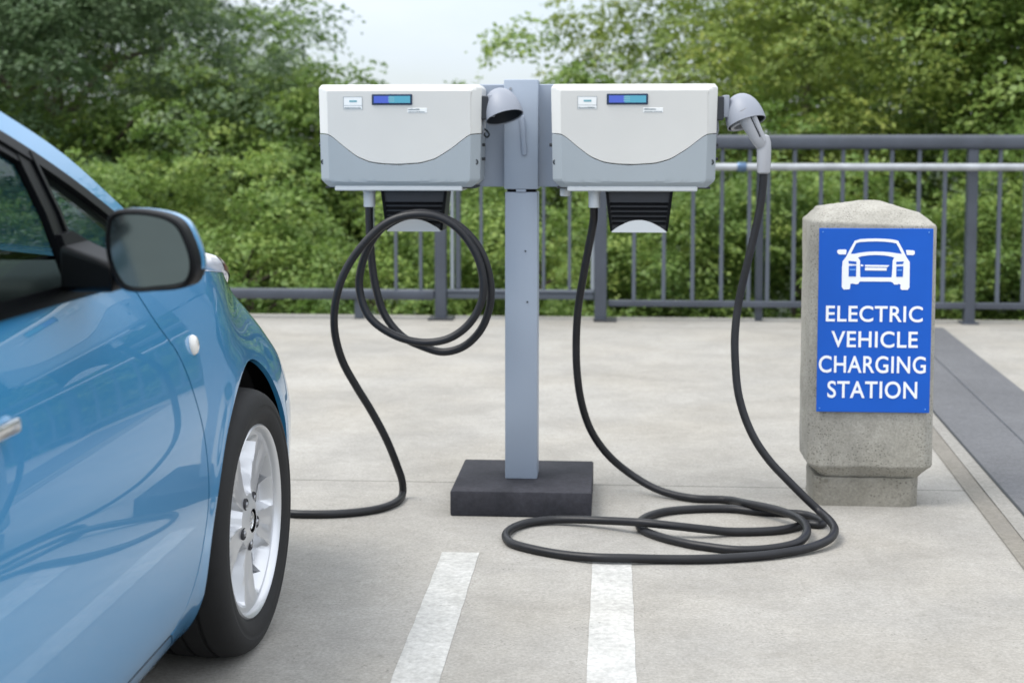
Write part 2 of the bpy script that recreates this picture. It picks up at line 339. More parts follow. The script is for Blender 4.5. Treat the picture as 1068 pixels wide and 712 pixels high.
# ------------------------------------------------------------------ charging units
def charger(cx, label, cable_x, holder_x):
    W, zb, zt = .262, 1.056, 1.381; yf, yb = 4.545, 4.730
    root = thing('charging_unit', (cx, 4.70, 1.05), label, 'charger', 'wall chargers on the pedestal')
    x0, x1 = cx-W, cx+W
    def curve(x):      # the dip between white cover and grey lower cover
        u = (x-x0)/(2*W)
        key = [(0, 1.225), (.05, 1.2245), (.085, 1.217), (.145, 1.1895), (.24, 1.1513), (.32, 1.1345), (.40, 1.129), (.50, 1.1274), (.63, 1.1317), (.72, 1.1445), (.82, 1.177), (.885, 1.204), (.935, 1.223), (1, 1.2255)]
        ks = [k[0] for k in key]; i = max(0, min(len(ks)-2, int(np.searchsorted(ks, u))-1)); 
        sm = 0
        for d in (-.02, -.01, 0, .01, .02): sm += np.interp(min(1, max(0, u+d)), ks, [k[1] for k in key])
        return sm/5
    def half(z):       # the box is widest in the middle and narrows slightly downwards
        t = (z-zb)/(zt-zb); w0 = W - .007*(1-t)
        if t < .07: w0 -= .024*(1-t/.07)
        if t > .965: w0 -= .010*((t-.965)/.035)
        return w0
    def surf(name, zlo, zhi, m, n=56, k=14, inset=0):
        """front face with bevelled border and side walls between two height functions"""
        us = [-1, -.94, -.889, -.883] + list(np.linspace(-.87, .87, n)) + [.883, .889, .94, 1]
        v = []; f = []; rows = k+1
        ts = sorted([0, .03, .08, .12] + list(np.linspace(.16, .84, k-6)) + [.88, .905, .93, .955, .97, .985, 1]); rows = len(ts)
        for t in ts:
            for u in us:
                xm = cx+u*W; a, b = zlo(xm), zhi(xm); z = a+(b-a)*t; hw = half(z); x = cx+u*hw
                dx = hw-abs(x-cx); bev = .030
                e1 = max(0, 1-dx/bev); dt = zt-z; e2 = max(0, 1-dt/.020); db = z-zb; e3 = max(0, 1-db/.016)
                y = yf + max(.024*e1, .016*e2, .012*e3) + inset
                v.append((x, y, z))
        nc = len(us)
        f = [(r*nc+i, r*nc+i+1, (r+1)*nc+i+1, (r+1)*nc+i) for r in range(rows-1) for i in range(nc-1)]
        # side, top, bottom walls back to the rear plane
        bd = [r*nc for r in range(rows)][::-1] + list(range(1, nc)) + [r*nc+nc-1 for r in range(1, rows)] + [(rows-1)*nc+i for i in range(nc-2, 0, -1)]
        base = len(v); v += [(v[i][0], yb, v[i][2]) for i in bd]; L = len(bd)
        f += [(bd[i], base+i, base+(i+1) % L, bd[(i+1) % L]) for i in range(L)]
        f.append(tuple(base+i for i in range(L))[::-1])
        o = fixn(obj(name, v, f, m, root, ang=14)); b_ = o.modifiers.new('edge', 'BEVEL'); b_.width = .0022; b_.segments = 2; b_.limit_method = 'ANGLE'; b_.angle_limit = math.radians(22); return o
    surf('white_cover', lambda x: curve(x)+.0012, lambda x: zt, M['white'])
    surf('lower_cover', lambda x: zb, lambda x: curve(x)-.0012, M['grey'], inset=-.0025)
    # flat front panel of the white cover, a shade greyer than its border
    v = []; nn = 50
    for i in range(nn+1):
        x = x0+.034+(2*W-.068)*i/nn; v += [(x, yf-.0022, curve(x)+.003), (x, yf-.0022, zt-.0215)]
    po = obj('front_panel', v, [(2*i, 2*i+2, 2*i+3, 2*i+1) for i in range(nn)], M['white_face'], root, smooth=False)
    md = po.modifiers.new('thick', 'SOLIDIFY'); md.thickness = .0016; md.offset = 0
    MB().box(x0+.003+.05, x1-.062, yf+.004, yb-.02, zb-.012, zb+.004, .003, 1).build('bottom_tray', M['grey2'], root)
    MB().box(x0+.02, x1-.02, yf+.02, yb-.005, zb-.004, zb+.002, .001, 1).build('seam_gasket', M['charcoal'], root)
    # screen
    sx_ = x0+.176; sz = 1.316
    s = MB().box(sx_, sx_+.129, yf-.007, yf+.002, sz, sz+.034, .002, 1).build('screen', M['bezel'], root)
    MB().box(sx_+.007, sx_+.056, yf-.0085, yf-.006, sz+.006, sz+.028, 0).build('lit_segment', M['lcd_b'], s, smooth=False)
    MB().box(sx_+.056, sx_+.123, yf-.0085, yf-.006, sz+.006, sz+.028, 0).build('lit_segment', M['lcd_t'], s, smooth=False)
    d = MB()
    for r in range(3):
        for q in range(4): d.box(sx_+.053+q*.0052, sx_+.0565+q*.0052, yf-.0092, yf-.0084, sz+.010+r*.006, sz+.0135+r*.006)
    d.build('digits', M['lcd_x'], s, smooth=False)
    l = MB().box(x0+.085, x0+.145, yf-.0040, yf-.0015, 1.302, 1.342, .0008, 1).build('label', M['label'], root)
    q = MB()
    for (a, b, c_, dd) in ((.085, .145, 1.3412, 1.342), (.085, .145, 1.3145, 1.3152), (.085, .0857, 1.302, 1.342), (.1443, .145, 1.302, 1.342)): q.box(x0+a, x0+b, yf-.0046, yf-.0039, c_, dd)
    rnd = random.Random(int(cx*100)+7); x = .088
    while x < .140: wd = rnd.uniform(.0012, .003); q.box(x0+x, x0+x+wd, yf-.0046, yf-.0039, 1.3040, 1.3040+rnd.uniform(.003, .0055)); x += wd+.0011
    q.build('print', M['ink'], l, smooth=False)
    MB().box(x0+.104, x0+.128, yf-.0046, yf-.0039, 1.3250, 1.3310).build('print', M['inkb'], l, smooth=False)
    l2 = MB().box(x0+.290, x0+.352, yf-.0040, yf-.0015, 1.291, 1.306, .0008, 1).build('label', M['label'], root)
    q = MB(); x = .293
    while x < .328: wd = rnd.uniform(.0015, .003); q.box(x0+x, x0+x+wd, yf-.0046, yf-.0039, 1.2995, 1.2995+rnd.uniform(.003, .005)); x += wd+.001
    x = .293
    while x < .345: wd = rnd.uniform(.001, .004); q.box(x0+x, x0+x+wd, yf-.0046, yf-.0039, 1.2932, 1.2955); x += wd+.0014
    q.build('print', M['ink'], l2, smooth=False)
    # bolts on the lower cover and on the sides
    for xx, yy in ((x0+.016, yf+.020), (x1-.020, yf+.016)):
        MB().lathe([(.0095, 0), (.0095, .004), (.006, .006), (.0055, .002)], (xx, yy, 1.136), (0, -1, 0), 14, True).build('bolt', M['darkscrew'], root)
    for zz in (1.19, 1.145, 1.225):
        MB().tube([(x1-.012, 4.62, zz), (x1+.006, 4.62, zz)], .005, 10).build('side_screw', M['darkscrew'], root)
    for zz in (1.19,):
        MB().tube([(x0+.012, 4.60, zz), (x0-.006, 4.60, zz)], .006, 10).build('side_screw', M['darkscrew'], root)
    # cable strain relief and spare outlet
    MB().lathe([(.0205, 0), (.0205, -.012), (.019, -.014), (.019, -.058), (.0165, -.060), (.0115, -.060)], (cable_x, 4.60, zb-.006), (0, 0, 1), 20).build('cable_gland', M['grey2'], root)
    # louvred cable holder
    hx = holder_x; fn = lambda a, b, d_: (hx+a, d_, b)
    hd = MB().prism([(-.106, 1.046), (.106, 1.046), (.090, .917), (-.090, .917)], 4.575, 4.70, fn).build('cable_holder', M['charcoal'], root, ang=20)
    lv = MB()
    for k_ in range(5):
        z = 1.005-.0155*k_; hw = .092-.013*(1.005-z)/.1
        lv.prism([(4.566, z-.0035), (4.576, z+.004), (4.576, z-.006)], hx-hw, hx+hw, lambda a, b, d_: (d_, a, b))
    lv.prism([(-.107, 1.046), (-.098, 1.046), (-.083, .917), (-.091, .917)], 4.567, 4.576, fn); lv.prism([(.107, 1.046), (.098, 1.046), (.083, .917), (.091, .917)], 4.567, 4.576, fn)
    fixn(lv.build('louvres', M['black'], hd, smooth=False))
    arc = [(-.086, .914)] + [(-.086+.172*i/16, .917+.036*math.sin(PI*i/16)**.9) for i in range(17)] + [(.086, .914)]
    fixn(MB().prism([(a, b) for a, b in arc[::-1]], 4.560, 4.64, fn).build('holder_lip', M['grey2'], hd, ang=40))
    return root
uL = charger(-.677, 'white and grey charger box left of the post, its plug holster empty', -.783, -.634)
uR = charger(.066, 'white and grey charger box right of the post, cable plugged into its holster', -.058, .084)
MB().lathe([(.0165, 0), (.0165, -.022), (.0145, -.026)], (-.152, 4.62, 1.052), (0, 0, 1), 18, True).build('spare_gland', M['grey2'], uR)

def bell(root, cx, cz, y, plugged):
    """holster dome: slanted open mouth facing down, carried by a dark bracket on the box side"""
    R_, H_ = .0625, .096
    prof = [(R_*math.sin(t*PI/2)**.86 if t else .0004, .0+H_*math.cos(t*PI/2)**1.0) for t in [k_/18 for k_ in range(19)]]
    prof += [(R_*1.0, -.003), (R_*.955, -.003), (R_*.95, .001)]
    inner = [(R_*.945*math.sin(t*PI/2)**.86 if t else .0004, .001+H_*.93*math.cos(t*PI/2)) for t in [1-k_/14 for k_ in range(15)]]
    rot = Matrix.Rotation(math.radians(-17), 4, 'Y') @ Matrix.Rotation(math.radians(-17), 4, 'X')
    c0 = Vector((cx, y, cz))
    b = MB().lathe(prof, (0, 0, 0), (0, 0, 1), 44)
    o = fixn(obj('holster', [c0 + rot @ Vector(p) for p in b.v], b.f, M['bellm'], root, ang=50))
    b = MB().lathe(inner, (0, 0, 0), (0, 0, 1), 36)
    obj('holster_liner', [c0 + rot @ Vector(p) for p in b.v], b.f, M['charcoal'], o)
    b = MB().lathe([(.040, .050), (.040, -.004), (.034, -.007), (.030, -.004), (.030, .04)], (-.012, .008, 0), (0, 0, 1), 28)
    if plugged: obj('holster_socket', [c0 + rot @ Vector(p) for p in b.v], b.f, M['plug'], o)
    return o
hL = bell(uL, Y_(526, 122, 4.60)[0], Y_(526, 122, 4.60)[2], 4.60, False)
hR = bell(uR, Y_(778.5, 128, 4.60)[0], Y_(778.5, 128, 4.60)[2], 4.60, True)
for root, xa, zc in ((uL, -.418, 1.315), (uR, .325, 1.312)):
    MB().box(xa-.004, xa+.022, 4.57, 4.635, zc-.045, zc+.030, .003, 1).build('holster_bracket', M['charcoal'], root)
    MB().box(xa+.018, xa+.040, 4.575, 4.63, zc-.036, zc+.034, .004, 2).build('holster_mount', M['bellm'], root)
    MB().tube([(xa+.004, 4.60, zc-.03), (xa+.006, 4.60, zc-.075), (xa+.0, 4.61, zc-.10)], .0035, 8).build('holster_wire', M['bellm'], root)
MB().tube(spline([(-.409, 4.60, 1.24), (-.399, 4.59, 1.232), (-.394, 4.59, 1.222), (-.402, 4.60, 1.214), (-.410, 4.60, 1.22)], 4), .003, 8).build('hook', M['darkscrew'], uL)

# ------------------------------------------------------------------ charging cables
R = .0128
def hang(px, y0, y1):          # pixels with depth running from y0 to y1
    n = len(px); return [Y_(a, b, y0+(y1-y0)*i/(n-1)) for i, (a, b) in enumerate(px)]
c1 = [(385, 214), (385, 228), (386, 250), (388, 275), (392, 300), (401, 328), (420, 351), (440, 361), (462, 367), (484, 361), (502, 343), (511, 318), (511, 292), (502, 263), (484, 240), (464, 228), (440, 222), (412, 228), (390, 248), (377, 278), (375, 302), (385, 330), (410, 349), (440, 357), (468, 353), (489, 338), (502, 315), (504, 293), (497, 266), (478, 239), (456, 226), (430, 224), (404, 232), (378, 256), (359, 285), (350, 315), (349, 345), (357, 376), (371, 402), (387, 428), (403, 458)]
yd = [4.60]*2 + [4.60, 4.60, 4.60, 4.60, 4.585, 4.575, 4.565, 4.555, 4.545, 4.54, 4.535, 4.53, 4.528, 4.528, 4.528, 4.53, 4.54, 4.545, 4.55, 4.545, 4.535, 4.525, 4.515, 4.51, 4.505, 4.502, 4.50, 4.50, 4.50, 4.50, 4.50, 4.502, 4.51, 4.52, 4.54, 4.57, 4.60, 4.64, 4.68]
P1 = [Y_(a, b, y) for (a, b), y in zip(c1, yd)]
P1 += [Y_(414, 485, 4.715), Y_(419.5, 502, 4.735), Y_(420, 514, 4.74)]
gpts = [(412, 524), (392, 531), (360, 535), (325, 536), (300, 535)]
P1 += [G_(a, b, .013) for a, b in gpts] + [(-1.30, 4.62, .013), (-1.50, 4.50, .013), (-1.64, 4.36, .05), (-1.70, 4.28, .20), (-1.70, 4.26, .42), (-1.70, 4.24, .55)]
cl = thing('charging_cable', (-.65, 4.6, .5), 'black charging cable coiled under the left charger, running to the blue car', 'cable', 'charging cables')
MB().tube(spline(P1, 7), R, 14).build('cord', M['cable'], cl)
MB().lathe([(.014, 0), (.022, .02), (.026, .06), (.024, .10), (.030, .11), (.030, .15)], (-1.70, 4.27, .50), (0, -.5, .86), 18, True).build('plug', M['plug'], cl)
A = hang([(619.5, 214), (619, 230), (614, 258), (608, 290), (603, 322), (601, 355), (602, 390), (607, 422), (617, 450), (634, 474), (656, 493)], 4.60, 4.86)
K = (6.473, 740, 490, 640)
def c1p(a, b): return (740+a/6.473, 490+b/6.473)
def c2p(a, b): return (640+a/6.473, 490+b/6.473)
def c3p(a, b): return (515+a/7.12, 500+b/7.12)
seqA = [(c2p(270, 120), .03), (c2p(400, 165), .016), (c2p(560, 192), .014), (c2p(760, 200), .014), (c1p(250, 225), .034), (c1p(430, 262), .039), (c1p(560, 305), .039), (c1p(640, 360), .039), (c1p(655, 430), .032), (c1p(600, 488), .022), (c1p(450, 525), .015), (c1p(200, 540), .013), (c2p(610, 514), .013), (c2p(520, 500), .013), (c2p(330, 455), .013), (c2p(200, 405), .013), (c2p(172, 365), .013), (c2p(220, 318), .013), (c2p(350, 280), .013), (c2p(560, 262), .013), (c2p(800, 262), .013), (c1p(300, 278), .013), (c1p(500, 290), .013), (c1p(640, 300), .013), (c1p(740, 335), .013), (c1p(768, 360), .013), (c1p(735, 368), .013), (c1p(665, 362), .013), (c1p(590, 382), .013), (c1p(470, 405), .013), (c1p(300, 415), .013), (c1p(120, 414), .015), (c2p(620, 400), .026), (c2p(420, 378), .036), (c2p(200, 355), .040), (c3p(1000, 312), .036), (c3p(800, 303), .026), (c3p(600, 296), .020), (c3p(420, 298), .016), (c3p(260, 318), .014), (c3p(130, 365), .013), (c3p(88, 420), .013), (c3p(130, 470), .013), (c3p(270, 512), .013), (c3p(500, 555), .013), (c3p(760, 578), .017), (c3p(1000, 583), .017), (c2p(300, 600), .014), (c2p(600, 600), .014), (c2p(900, 585), .014), (c1p(450, 565), .015), (c1p(680, 522), .018), (c1p(810, 465), .026), (c1p(845, 405), .034), (c1p(815, 345), .042), (c1p(740, 275), .055)]
B = [G_(a, b, z) for (a, b), z in seqA]
last = B[-1]
gun = [(842, 521), (822, 501), (804, 482), (789, 461), (778, 438), (770, 410), (767, 380), (766.5, 350), (770, 318), (777, 285), (786, 248), (793, 215), (796, 190), (796.5, 176)]
gz = [Y_(a, b, last[1] + (4.58-last[1])*min(1, (i+1)/9)) for i, (a, b) in enumerate(gun)]
cr_ = thing('charging_cable', (.2, 4.5, .5), 'black charging cable looped on the ground, its plug in the right holster', 'cable', 'charging cables')
MB().tube(spline(A + B + gz, 7), R, 14).build('cord', M['cable'], cr_)
# plug: vertical grip, angled neck, inside the holster
pa = Y_(796.5, 180, 4.58); pb = Y_(797, 143, 4.58); pc = Y_(786, 144, 4.58); pt = Y_(772, 106, 4.58)
MB().lathe([(.0135, -.004), (.0195, 0), (.0215, .02), (.0225, .07), (.0215, .095), (.016, .114), (.006, .120)], pa, Vector(pb)-Vector(pa), 20, True).build('plug_grip', M['plug'], cr_)
ng = Vector(Y_(795, 152, 4.575)); nt_ = Vector(Y_(770, 108, 4.575))
MB().lathe([(.010, -.012), (.020, 0), (.024, .03), (.026, .075), (.027, .13)], ng, nt_-ng, 20, True).build('plug_neck', M['plug'], cr_)
sp = Vector(Y_(797, 148, 4.56)); sq = Vector(Y_(783, 114, 4.56))
MB().tube([sp + (sq-sp)*t for t in (0, .3, .7, 1)], [.006, .0095, .0095, .008], 10).build('latch_rib', M['plug'], cr_)
MB().tube([Vector(Y_(793, 143, 4.551)), Vector(Y_(783, 122, 4.551))], .0022, 8).build('latch_slot', M['charcoal'], cr_)
MB().tube([Vector(Y_(797, 146, 4.556)), Vector(Y_(797, 146, 4.563))], .0055, 12).build('button', M['plug'], cr_)

# ------------------------------------------------------------------ concrete pillar and sign
pl_ = thing('concrete_pillar', (.84, 4.9, 0), 'short weathered concrete pillar carrying the blue sign', 'pillar')
def loft(name, rings, m, parent, bev=.006, sub=None):
    n = len(rings[0]); v = [p for r in rings for p in r]; f = [(i*n+j, i*n+(j+1) % n, (i+1)*n+(j+1) % n, (i+1)*n+j) for i in range(len(rings)-1) for j in range(n)]
    f += [tuple(range(n))[::-1], tuple((len(rings)-1)*n+j for j in range(n))]
    bm = bmesh.new(); vv = [bm.verts.new(p) for p in v]; [bm.faces.new([vv[i] for i in q]) for q in f]; bmesh.ops.recalc_face_normals(bm, faces=bm.faces)
    eg = [e for e in bm.edges if e.is_manifold and e.calc_face_angle() > .25]
    bmesh.ops.bevel(bm, geom=eg, offset=bev, segments=3, profile=.5, affect='EDGES', clamp_overlap=True)
    # subdivide and roughen slightly so that edges are chipped like cast concrete
    bmesh.ops.triangulate(bm, faces=[f_ for f_ in bm.faces if len(f_.verts) > 4])
    bmesh.ops.subdivide_edges(bm, edges=[e for e in bm.edges if e.calc_length() > .05], cuts=9, use_grid_fill=True)
    rnd = random.Random(3)
    from mathutils import noise as mn
    for q in bm.verts:
        d = mn.noise_vector(q.co*22)*.002 + mn.noise_vector(q.co*80)*.0016; q.co += d
    bm.verts.index_update(); o = obj(name, [q.co[:] for q in bm.verts], [[q.index for q in f_.verts] for f_ in bm.faces], m, parent, ang=45); bm.free(); return o
def ring(x0, x1, y0, y1, z, c):   # chamfered rectangle, clockwise
    return [(x0+c, y0, z), (x1-c, y0, z), (x1, y0+c, z), (x1, y1-c, z), (x1-c, y1, z), (x0+c, y1, z), (x0, y1-c, z), (x0, y0+c, z)]
x0, x1, y0, y1 = .648, 1.054, 4.723, 4.995
def topring(k, z0, z1, z2): pass
body = [ring(x0+.055, x1-.045, y0+.035, y1-.03, .093, .012), ring(x0, x1, y0, y1, .137, .030), ring(x0, x1, y0, y1, .935, .034), ring(x0+.035, x1-.045, y0+.06, y1-.06, .976, .03), ring(x0+.17, x1-.17, y0+.12, y1-.12, 1.006, .01)]
# skew the top a little: the cap's crest leans to the left as cast
body[3] = [(x, y, z+.010*(.84-x)/.2) for x, y, z in body[3]]; body[2] = [(x, y, z+.006*(.84-x)/.2) for x, y, z in body[2]]
loft('pillar_body', body, M['pillar'], pl_, .005)
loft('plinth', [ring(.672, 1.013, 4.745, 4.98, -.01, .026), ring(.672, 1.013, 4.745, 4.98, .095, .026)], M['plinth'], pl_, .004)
sg = thing('charging_sign', (.85, 4.715, .62), 'blue sign lettered ELECTRIC VEHICLE CHARGING STATION with white car symbol', 'sign')
sx0, sx1, sz0, sz1 = .669, 1.033, .320, .921; ys = 4.712
MB().box(sx0, sx1, ys, ys+.004, sz0, sz1, .0015, 1).build('sign_panel', M['sign'], sg)
def signpt(px, py): return (sx0+(px-28)/(438-28)*(sx1-sx0), sz1-(py-30)/(690-30)*(sz1-sz0))      # pixels of my enlarged crop of the sign
def curve_mesh(polys, name, m, parent, y, thick=.0006):
    cu = bpy.data.curves.new(name, 'CURVE'); cu.dimensions = '2D'; cu.fill_mode = 'BOTH'; cu.extrude = thick
    for p in polys:
        s = cu.splines.new('POLY'); s.points.add(len(p)-1); s.use_cyclic_u = True
        for i, (a, b) in enumerate(p): s.points[i].co = (a, b, 0, 1)
    t = bpy.data.objects.new(name, cu); C.objects.link(t); dg = bpy.context.evaluated_depsgraph_get(); me = bpy.data.meshes.new_from_object(t.evaluated_get(dg))
    v = [(q.co.x, y - q.co.z, q.co.y) for q in me.vertices]; f = [tuple(q.vertices) for q in me.polygons]
    bpy.data.objects.remove(t); return obj(name, v, f, m, parent, smooth=False)
def text_mesh(txt, xa, xb, za, zb, m, parent, y):
    cu = bpy.data.curves.new('lettering', 'FONT'); cu.body = txt; cu.size = 1; cu.extrude = .012; cu.offset = .013; cu.resolution_u = 6; cu.space_character = 1.06
    t = bpy.data.objects.new('lettering', cu); C.objects.link(t); dg = bpy.context.evaluated_depsgraph_get(); me = bpy.data.meshes.new_from_object(t.evaluated_get(dg))
    a = np.array([q.co[:] for q in me.vertices]); lo, hi = a.min(0), a.max(0)
    H0 = .729+.024        # cap height band
    b = (a-lo)/(hi-lo)
    v = [(xa+p[0]*(xb-xa), y-.0008*p[2], za+p[1]*(zb-za)) for p in b]; f = [tuple(q.vertices) for q in me.polygons]
    bpy.data.objects.remove(t); return obj('lettering', v, f, m, parent, smooth=False)
for txt, a, b, c_, d_ in (('ELECTRIC', 57, 406, 306, 364), ('VEHICLE', 78, 390, 397, 456), ('CHARGING', 34, 421, 486, 548), ('STATION', 67, 392, 577, 639)):
    p = signpt(a, d_); q = signpt(b, c_); text_mesh(txt, p[0], q[0], p[1], q[1], M['signwhite'], sg, ys-.0005)
def ic(pts): return [signpt(28+(865+a/10.17-853)*410/118.2, 30+(240+b/10.17-238.5)*660/190.5) for a, b in pts]
body_ = [(130, 330), (165, 285), (205, 205), (255, 115), (310, 98), (400, 92), (480, 90), (570, 93), (650, 99), (710, 112), (760, 200), (800, 280), (838, 335), (840, 600), (822, 625), (760, 626), (745, 612), (745, 570), (725, 562), (712, 570), (680, 570), (660, 548), (640, 540), (315, 540), (298, 566), (275, 570), (240, 562), (216, 566), (214, 615), (200, 625), (145, 625), (126, 600), (125, 400)]
win = [(215, 252), (235, 210), (270, 138), (310, 128), (400, 122), (480, 120), (570, 123), (640, 130), (692, 140), (722, 190), (752, 250), (720, 246), (640, 234), (560, 228), (480, 226), (400, 229), (320, 238), (250, 252)]
grl = [(292, 290), (330, 276), (400, 266), (480, 262), (570, 266), (640, 278), (672, 288), (658, 320), (656, 400), (652, 480), (648, 496), (322, 496), (318, 480), (314, 320)]
curve_mesh([ic(body_), ic(win), ic(grl)], 'car_symbol', M['signwhite'], sg, ys-.0006)
for p_ in ([(70, 222), (84, 208), (160, 206), (170, 214), (165, 258), (92, 258), (76, 246)], [(795, 212), (806, 208), (872, 212), (888, 222), (886, 252), (868, 262), (806, 260)]): curve_mesh([ic(p_)], 'symbol_mirror', M['signwhite'], sg, ys-.0006)
for p_ in ([(366, 366), (625, 368), (605, 388), (370, 386)], [(368, 394), (598, 396), (594, 426), (368, 424)], [(322, 362), (348, 366), (348, 382), (322, 382)]): curve_mesh([ic(p_)], 'symbol_grille', M['signwhite'], sg, ys-.0006)
for p_ in ([(192, 325), (275, 332), (275, 360), (195, 352)], [(196, 378), (274, 374), (274, 488), (196, 488)], [(694, 332), (774, 328), (764, 354), (696, 358)], [(698, 382), (770, 378), (768, 488), (698, 488)]): curve_mesh([ic(p_)], 'symbol_lamp', M['sign'], sg, ys-.0016)
for p_ in ([(204, 408), (270, 408), (270, 424), (204, 424)], [(706, 410), (756, 410), (756, 426), (706, 426)]): curve_mesh([ic(p_)], 'symbol_lamp_bar', M['signpale'], sg, ys-.0024)
for a, b in ((sx0+.012, sz1-.012), (sx1-.014, sz1-.012), (sx0+.010, sz0+.012), (sx1-.014, sz0+.012)):
    MB().lathe([(.0024, 0), (.0020, .0012), (.0005, .0015)], (a, ys-.0005, b), (0, -1, 0), 10).build('rivet', M['signpale'], sg)

# ------------------------------------------------------------------ the blue car
def pchip(xs, ys):
    xs = np.array(xs, float); ys = np.array(ys, float); h = np.diff(xs); d = np.diff(ys)/h; m = np.zeros(len(xs))
    for i in range(1, len(xs)-1):
        if d[i-1]*d[i] > 0: w1 = 2*h[i]+h[i-1]; w2 = h[i]+2*h[i-1]; m[i] = (w1+w2)/(w1/d[i-1]+w2/d[i])
    m[0], m[-1] = d[0], d[-1]
    def f(x):
        x = min(max(x, xs[0]), xs[-1]); i = min(len(xs)-2, max(0, int(np.searchsorted(xs, x))-1)); t = (x-xs[i])/h[i]
        return (2*t**3-3*t*t+1)*ys[i]+(t**3-2*t*t+t)*h[i]*m[i]+(-2*t**3+3*t*t)*ys[i+1]+(t**3-t*t)*h[i]*m[i+1]
    return f
XC = -1.70
Sm = pchip([.15, .20, .27, .38, .50, .60, .70, .78, .84, .90, .945, 1.0], [.785, .825, .853, .868, .876, .874, .865, .853, .838, .818, .800, .775])
yNf = pchip([.15, .30, .45, .55, .64, .72, .80, .88, .94], [4.13, 4.19, 4.20, 4.19, 4.17, 4.13, 4.06, 3.98, 3.9]); pNf = pchip([.15, .5, .62, .7, .8, .9], [4.6, 4.5, 4.0, 3.4, 3.0, 2.7])
yRf = pchip([.15, .3, .55, .75, .95, 1.1], [-.17, -.25, -.26, -.22, -.16, -.12])
WF, WR, AR = (3.28, .31), (.58, .31), .38
kT = pchip([.15, .22, .32, .44, .52, .63, .70, .76, .82, .90, .95], [-.024, -.018, .004, .010, .014, .026, .044, .068, .088, .085, .085])
def S(y, z):
    s = Sm(z)
    if y > 3.05: q = min(1, (y-3.05)/.55); s -= kT(z)*q*q*(3-2*q)
    if y > 3.30: yn = yNf(z); s *= max(0, 1-((y-3.30)/(yn-3.30))**pNf(z))**.5 if y < yn else 0
    if y < .55: yr = yRf(z); s *= max(0, 1-((.55-y)/(.55-yr))**4)**.5 if y > yr else 0
    for wy, wz in (WF, WR):
        r = math.hypot(y-wy, z-wz)
        if z > .15: s += .003*math.exp(-((r-.39)/.04)**2)
    return s
Gl = pchip([.90, .945, 1.1, 1.25, 1.40, 1.6], [.812, .802, .745, .675, .585, .44])
zt = pchip([.0, 2.55, 2.8, 3.0, 3.2, 3.4, 3.6, 3.75, 3.88, 3.98, 4.06, 4.12, 4.17], [.945, .945, .938, .925, .905, .885, .86, .83, .79, .75, .71, .67, .64])
hc = pchip([2.4, 2.9, 3.1, 3.4, 3.7, 3.9, 4.05, 4.13, 4.2], [1.0, 1.0, .985, .945, .89, .84, .77, .71, .64])
car = thing('parked_car', (XC, 2.0, 0), 'light blue hatchback seen from its right rear, front door, mirror and front wheel showing', 'car')
def place(y, z, lat, side): return (XC+side*lat, y, z)
def grid_obj(name, pts, m, parent, side, out=None, thick=.0, ang=40):
    """pts: rows of world points"""
    nr, nc = len(pts), len(pts[0]); v = [p for r in pts for p in r]
    f = [(i*nc+j, i*nc+j+1, (i+1)*nc+j+1, (i+1)*nc+j) for i in range(nr-1) for j in range(nc-1)]
    out = Vector(out or (side, 0, 0)); acc = Vector((0, 0, 0))
    for a, b, c_, d in f[::max(1, len(f)//60)]: acc += (Vector(v[c_])-Vector(v[a])).cross(Vector(v[d])-Vector(v[b]))
    if acc.dot(out) < 0: f = [q[::-1] for q in f]
    o = obj(name, v, f, m, parent, ang=ang)
    if thick:
        md = o.modifiers.new('thick', 'SOLIDIFY'); md.thickness = thick; md.offset = -1; es = o.modifiers.new('crisp', 'EDGE_SPLIT'); es.split_angle = math.radians(50); es.use_edge_sharp = False
        if m is M['paint'] and name != 'hood': o.data.materials.append(M['liner']); md.material_offset_rim = 1; md.material_offset = 1
    return o
def poly_eval(pts):
    P = [Vector((a, b)) for a, b in pts]; L = [0]
    for i in range(1, len(P)): L.append(L[-1]+(P[i]-P[i-1]).length)
    T = L[-1]
    def f(t):
        s = t*T
        for i in range(1, len(P)):
            if s <= L[i] or i == len(P)-1:
                k = (s-L[i-1])/max(1e-9, L[i]-L[i-1]); return P[i-1].lerp(P[i], min(1, k))
    return f
def smooth2(pts, k=8): return [(p.x, p.y) for p in spline([(a, b, 0) for a, b in pts], k)]
def coons(B, Tp, L, R_, n, m, dist=None):
    rows = []
    for j in range(m+1):
        v = j/m; row = []
        for i in range(n+1):
            u = i/n
            p = B(u)*(1-v)+Tp(u)*v + L(v)*(1-u)+R_(v)*u - (B(0)*(1-u)*(1-v)+B(1)*u*(1-v)+Tp(0)*(1-u)*v+Tp(1)*u*v)
            row.append((p.x, p.y))
        rows.append(row)
    return rows
def panel(name, B, Tp, L, R_, n, m, mt, side, lat=S, off=0, thick=.010, parent=car, ang=40):
    rows = coons(poly_eval(B), poly_eval(Tp), poly_eval(L), poly_eval(R_), n, m)
    return grid_obj(name, [[place(y, z, lat(y, z)+off, side) for y, z in r] for r in rows], mt, parent, side, thick=thick, ang=ang)
AH = .412
def arc(c, a0, a1, n=30, r=AR): return [(c[0]-(AH if math.cos(a0+(a1-a0)*i/n) > 0 else .392)*math.cos(a0+(a1-a0)*i/n), c[1]+r*math.sin(a0+(a1-a0)*i/n)) for i in range(n+1)]
lowa = -math.asin(.14/AR)
seam = smooth2([(2.610, .944), (2.666, .86), (2.748, .78), (2.808, .68), (2.846, .58), (2.858, .485), (2.844, .40), (2.806, .315), (2.755, .268), (2.70, .243)])
seamUp = seam[::-1]
gap = .0028
def shift(pts, dy, dz=0): return [(a+dy, b+dz) for a, b in pts]
rseam = [(1.23, .243), (1.22, .944)]
r2 = smooth2([(.42, .944), (.50, .80), (.66, .745), (.86, .66), (.985, .53), (1.03, .40), (1.05, .243)])
ribs = []
